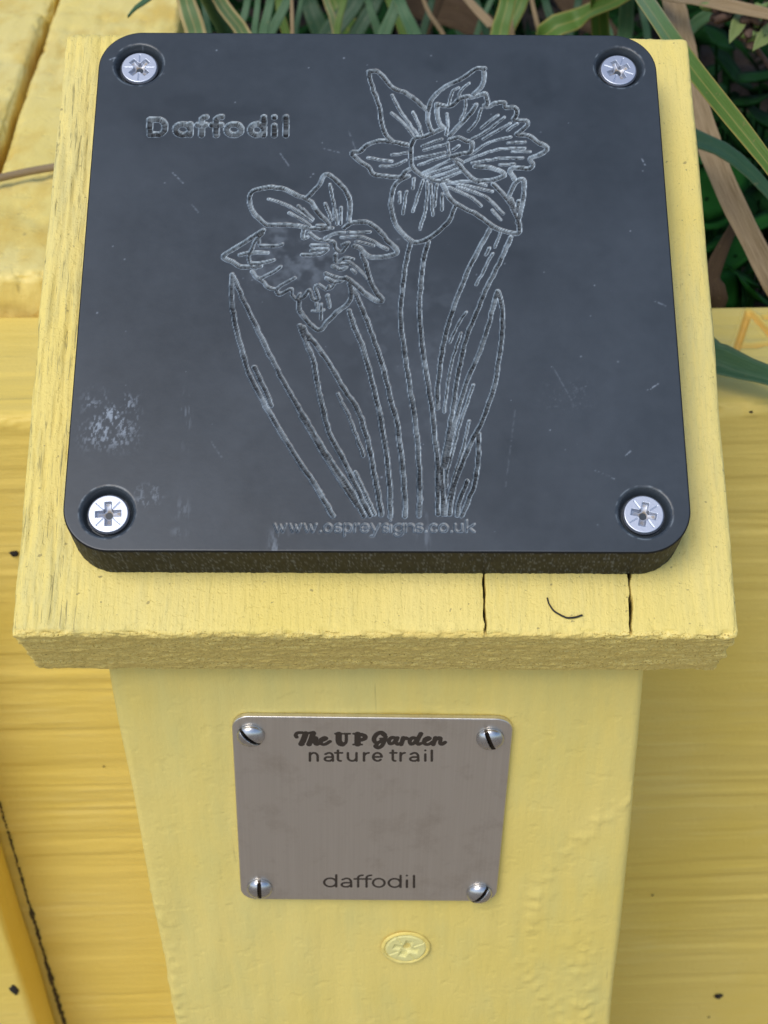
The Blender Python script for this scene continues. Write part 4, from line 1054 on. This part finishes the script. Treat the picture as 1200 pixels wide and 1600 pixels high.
leaf(strap, [R0(0.055, 0.19), (0, 0.060, 0.142, -0.105), (0, 0.066, 0.112, -0.062), (0, *on_plane(1085, 550, (0, 0, -0.0625), (0, 0, 1))), (0, *on_plane(1125, 573, (0, 0, -0.0630), (0, 0, 1))), (0, *on_plane(1170, 588, (0, 0, -0.0625), (0, 0, 1))), (0, *on_plane(1215, 601, (0, 0, -0.0610), (0, 0, 1))), (0, *on_plane(1290, 640, (0, 0, -0.0600), (0, 0, 1)))], [0.010, 0.0110, 0.0115, 0.0115, 0.0110, 0.0102, 0.008, 0.002], M_LEAFB, 'folded green leaf lying across the scratched ledge', fold=0.75, th=0.0005, face=(0.1, -0.55, 0.85))
leaf(strap, [R0(0.16, 0.42), (985, 160, 0.55), (978, 40, 0.52), (984, -40, 0.50), (1000, -160, .48)], [0.006, 0.0062, 0.006, 0.0055, 0.003], M_LEAFB, fold=0.2)
leaf(strap, [R0(0.08, 0.45), (840, 90, 0.52), (910, 28, 0.50), (968, 0, 0.48), (1060, -60, 0.46)], [0.006, 0.0085, 0.0085, 0.008, 0.003], M_LEAF, fold=0.4)
leaf(strap, [R0(0.09, 0.40), (1010, 130, 0.50), (1075, 50, 0.48), (1110, 22, 0.47), (1180, -30, 0.46)], [0.006, 0.0065, 0.006, 0.0055, 0.003], M_LEAFB, fold=0.3)
dry = empty('withered_leaf_plant', (0.10, 0.36, SOILZ), label='withered plant with long tan and brown dead leaves beside the board', cat='plant')
leaf(dry, [(1030, -90, 0.52), (1052, 0, 0.47), (1068, 70, 0.45), (1085, 150, 0.43), (1108, 225, 0.42), (1140, 305, 0.41), (1180, 385, 0.40), (1225, 470, .40), (0, 0.135, 0.165, -0.12)], [0.004, 0.0060, 0.0064, 0.0068, 0.0066, 0.0058, 0.0056, 0.005, 0.003], M_STRAW, 'broad tan dead leaf hanging beside the board edge', fold=0.5, face=(-0.3, -0.75, 0.55))
leaf(dry, [(960, -40, 0.50), (1030, -6, 0.46), (1110, 6, 0.43), (1200, 24, 0.42), (1290, 50, 0.41)], [0.002, 0.003, 0.0036, 0.0036, 0.002], M_STRAW, 'pale straw crossing the upper right corner', fold=0.5)
leaf(dry, [(700, -40, 0.56), (735, 5, 0.54), (768, 40, 0.53), (800, 75, .52), R0(0.06, 0.30)], [0.002, 0.0032, 0.0034, 0.003, 0.002], M_STRAW, fold=0.4)
leaf(dry, [R0(0.06, 0.20), (1090, 520, 0.43), (1112, 430, 0.42), (1138, 370, 0.42), (1160, 330, 0.42)], [0.004, 0.008, 0.009, 0.007, 0.002], M_BROWN, 'small brown dead leaf low beside the board', fold=0.3)
leaf(dry, [(590, -30, 0.62), (660, 10, 0.62), (730, 30, 0.61), (820, 90, .6)], [0.006, 0.012, 0.012, 0.005], M_BROWN, fold=0.2)
leaf(dry, [(860, -30, 0.62), (905, 14, 0.62), (960, 60, 0.62)], [0.006, 0.014, 0.006], M_BROWN, fold=0.2)
back = empty('grassy_clump', (-0.02, 0.42, SOILZ), label='clump of upright grassy leaves showing above the top edge of the plaque', cat='plant')
def up(px0, px1, z, w, m, bend=0, lab=None, fold=0.3):
    P0 = at_depth(px1, 60, z)
    leaf(back, [(0, P0[0] * 1.02, P0[1] + 0.02, SOILZ), (px1 + (px1 - px0) * 1.2, 190, z + 0.006), (px1 + (px1 - px0) * .3, 70, z + 0.002), ((px0 + px1) / 2 + bend, 24, z), (px0, -5, z), (px0 - (px1 - px0), -90, z - .01), (px0 - 2.6 * (px1 - px0), -200, z - .02)], [w * .7, w * .8, w * .85, w * .85, w * .8, w * .6, w * .2], m, lab, fold=fold)
up(290, 306, 0.44, 0.0088, M_LEAFY, 0, 'broad green leaf with a yellow margin beside the timber end', 0.35)
up(340, 378, 0.46, 0.0062, M_LEAFY, 0, None, 0.5)
up(404, 398, 0.50, 0.0028, M_LEAFB)
up(424, 412, 0.50, 0.0040, M_LEAFB)
up(452, 425, 0.52, 0.0046, M_LEAFB)
up(456, 457, 0.46, 0.0017, M_STRAW)
up(624, 603, 0.53, 0.0058, M_LEAFB)
up(622, 645, 0.52, 0.0056, M_LEAFB)
up(676, 662, 0.57, 0.0034, M_LEAFD)
up(795, 782, 0.50, 0.0078, M_LEAF)
up(818, 792, 0.53, 0.0068, M_LEAF)
up(850, 868, 0.56, 0.0040, M_LEAFD)
for q_, (a_, b_, z_, w_, m_) in enumerate([(318, 326, .50, .0030, M_LEAFD), (388, 372, .52, .0034, M_LEAFB), (436, 447, .55, .0040, M_LEAF), (472, 462, .53, .0026, M_LEAFB), (508, 524, .55, .0034, M_LEAFY), (540, 528, .52, .0030, M_LEAF), (574, 590, .54, .0036, M_LEAFB), (606, 628, .57, .0040, M_LEAF), (660, 690, .56, .0020, M_STRAW), (690, 668, .58, .0030, M_BROWN), (742, 758, .55, .0034, M_LEAFD), (770, 748, .57, .0028, M_LEAFB), (830, 842, .56, .0022, M_STRAW), (905, 890, .56, .0040, M_LEAFD), (936, 952, .54, .0030, M_LEAFB), (1000, 1010, .58, .0034, M_LEAFD)]):
    up(a_, b_, z_, w_, m_, 3 * math.sin(q_ * 2.1))
up(590, 560, 0.60, 0.0075, M_LEAFD); up(520, 545, 0.62, 0.011, M_LEAF); up(560, 520, 0.60, 0.010, M_LEAFD); up(480, 500, 0.63, 0.009, M_LEAFD); up(700, 720, 0.66, 0.006, M_LEAFD)
leaf(back, [R0(-0.03, 0.45), (330, 10, 0.47), (290, -50, 0.43), (236, -4, 0.415), (213, 12, 0.412), (200, 26, 0.410)], [0.006, 0.0062, 0.006, 0.0048, 0.0036, 0.0004], M_LEAFB, 'leaf tip dipping over the yellow timber at upper left', fold=0.3)
# dry stalk lying on the timbers
fp = [(-30, 284), (0, 278), (40, 269), (80, 262), (130, 254)]
P3 = np.array([on_plane(*p, (0, 0, GZ + TT + 0.003), (0, 0, 1)) for p in fp]); base = P3.mean(0)
V, F = tube(catmull(P3, 0.004) - base, 0.0011, 8); n = len(V)
tag(link('dry_stalk', mesh('dry_stalk', V, F, M_STRAW, True, {'u': np.zeros(n), 'v': np.arange(n) * .01}), None, tuple(base)), 'thin dry tan stalk lying across the yellow timbers at left', 'stalk')

# low round-leaved plants in the shade of the bed
def round_leaf(r, seed):
    rr = np.random.default_rng(seed); k = 12; V = [(0, 0, -0.15 * r)]; top = []
    for j in range(k):
        a = 2 * math.pi * j / k; q = r * (0.92 + 0.12 * rr.random()) * (0.80 + 0.2 * abs(math.cos(a / 2)) ** .4)
        V.append((.55 * q * math.cos(a), .55 * q * math.sin(a), 0.0))
    for j in range(k):
        a = 2 * math.pi * j / k; q = r * (0.92 + 0.12 * rr.random()) * (1 - 0.25 * math.exp(-((a - math.pi) / 0.4) ** 2))
        V.append((q * math.cos(a), q * math.sin(a), 0.10 * r + 0.06 * r * math.sin(3 * a)))
    V.append((0, 0, -0.15 * r - 0.0006))
    F = []
    for j in range(k):
        j2 = (j + 1) % k
        F.append([0, 1 + j, 1 + j2]); F.append([1 + j, 1 + k + j, 1 + k + j2, 1 + j2]); F.append([2 * k + 1, 1 + k + j2, 1 + k + j])
    return mesh('round_leaf', V, F, M_CLOVER)
LM = [round_leaf(0.008, 1), round_leaf(0.0065, 2)]
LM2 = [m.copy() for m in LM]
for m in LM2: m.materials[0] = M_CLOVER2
def cover(name, lab, spots, seed, meshes, loc):
    rr = np.random.default_rng(seed)
    root = empty(name, loc, label=lab, cat='plant')
    for (px, py, z, s) in spots:
        P = at_depth(px, py, z) - np.array(loc)
        o = link('leaf', meshes[rr.integers(2)], root, tuple(P), (rr.uniform(0.1, 1.0), rr.uniform(-.5, .5), rr.uniform(0, 6.28)))
        o.scale = (s, s, s)
        Pb = np.array([P[0] * .6, P[1] * 0.8 + .01, 0]); mid = (P + Pb) / 2 + np.array([0, .01, 0.01])
        V, F = tube(catmull([Pb, mid, P - np.array([0, 0, .0009])], 0.01), 0.0006, 5)
        link('stalk', mesh('stalk', V, F, M_CLOVER2), root)
rr = np.random.default_rng(21)
near = [(1105, 305, .44, 1.0), (1118, 340, .44, .9), (1112, 385, .44, .8), (1150, 395, .45, 1.1), (1160, 435, .44, .9), (1185, 350, .46, 1.1), (1130, 270, .47, 1.1), (1175, 455, .43, .8), (1135, 455, .43, .9), (1195, 410, .45, .9), (1098, 250, .47, .8)]
far = [(1120, 60, .52, 1.1), (1140, 110, .53, 1.3), (1165, 160, .52, 1.3), (1190, 120, .52, 1.1), (1130, 170, .54, 1.1), (1195, 190, .52, 1.2), (1160, 230, .52, 1.2), (1190, 270, .5, 1.1), (1110, 200, .54, 1.0), (1175, 310, .5, 1.2), (1145, 330, .49, 1.0), (1100, 120, .55, 1.1), (1090, 60, .58, 1.3), (1150, 200, .52, .9)]
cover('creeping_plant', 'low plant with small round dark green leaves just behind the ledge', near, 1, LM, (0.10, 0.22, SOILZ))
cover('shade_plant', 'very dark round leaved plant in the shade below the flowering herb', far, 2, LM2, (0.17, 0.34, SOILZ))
# flowering herb at upper right
herb = empty('flowering_herb', (0.16, 0.30, SOILZ), label='herb with pale green pointed leaves and brown seed heads at upper right', cat='plant')
def herb_leaf(pts, w):
    leaf(herb, pts, [0.001, w * .8, w, w * .7, 0.0002], M_HERBL, fold=0.5, th=0.0003)
M_HERBL = leaf_mat('herb_leaf', (0.15, 0.20, 0.055), (0.20, 0.23, 0.09), (0.21, 0.25, 0.09), 0.55)
herb_leaf([(1158, 18, .43), (1156, 30, .427), (1150, 46, .425), (1144, 58, .423), (1140, 68, .422)], 0.0040)
herb_leaf([(1212, 38, .43), (1204, 48, .427), (1194, 60, .425), (1184, 70, .424), (1176, 80, .423)], 0.0046)
herb_leaf([(1150, 8, .44), (1158, 16, .437), (1166, 22, .435), (1172, 28, .434), (1178, 30, .433)], 0.0030)
P0 = at_depth(1168, 42, .43)
V, F = tube(catmull([np.array(herb.location), at_depth(1215, 180, .46), at_depth(1185, 80, .44), P0, at_depth(1158, 6, .435)], 0.01) - np.array(herb.location), 0.0008)
link('stem', mesh('stem', V, F, M_HUSK), herb)
for k in range(46):
    px, py = [(1166, 44), (1172, 60), (1182, 26), (1128, 20), (1196, 20), (1164, 30)][k % 6]
    P = at_depth(px + rr.normal(0, 7), py + rr.normal(0, 7), .43 + rr.normal(0, .003)) - np.array(herb.location)
    v, f = blob(100 + k, 0.0012 + 0.0007 * rr.random(), 6)
    link('bud', mesh('bud', v * np.array([.8, .8, 1.5]), f, M_HUSK if k % 5 else M_HERB), herb, tuple(P), tuple(rr.uniform(0, 3, 3)))
# undergrowth that fills the rest of the bed
vs, fs, off = [], [], 0
rr = np.random.default_rng(77)
for k in range(5200):
    x, y = rr.uniform(-0.05, 0.84), 0.30 + 0.98 * rr.random() ** 1.6
    if y > 0.42: x = rr.uniform(-0.35, 0.80)
    if y < 0.42 and x < 0.25 and rr.random() < 0.5: continue
    z = SOILZ + rr.uniform(0.0, 0.05 + 0.16 * sstep(0.5, 1.0, np.array([y]))[0])
    L = rr.uniform(0.03, 0.09); w = rr.uniform(0.006, 0.014); a = rr.uniform(0, 6.28); tilt = rr.uniform(0.2, 1.3)
    d = np.array([math.cos(a) * math.cos(tilt), math.sin(a) * math.cos(tilt), math.sin(tilt)]); s_ = np.array([-math.sin(a), math.cos(a), 0]) * w / 2
    nrm = np.cross(d, s_); nrm /= np.linalg.norm(nrm)
    o = np.array([x, y, z])
    pts = [o, o + d * L * .4 + s_, o + d * L * .4 - s_, o + d * L + np.array([0, 0, -.3 * L]), o + d * L * .4 + nrm * w * .3, o + d * L * .4 - nrm * .0008]
    vs.append(np.array(pts)); fs += [[off, off + 1, off + 4], [off, off + 4, off + 2], [off + 1, off + 3, off + 4], [off + 4, off + 3, off + 2], [off, off + 5, off + 1], [off, off + 2, off + 5], [off + 1, off + 5, off + 3], [off + 5, off + 2, off + 3]]; off += 6
V = np.concatenate(vs)
tag(link('undergrowth', mesh('undergrowth', V, np.array([f for f in fs]), M_CLOVER2, False)), 'dense dark leafy undergrowth filling the bed', 'undergrowth', kind='stuff')
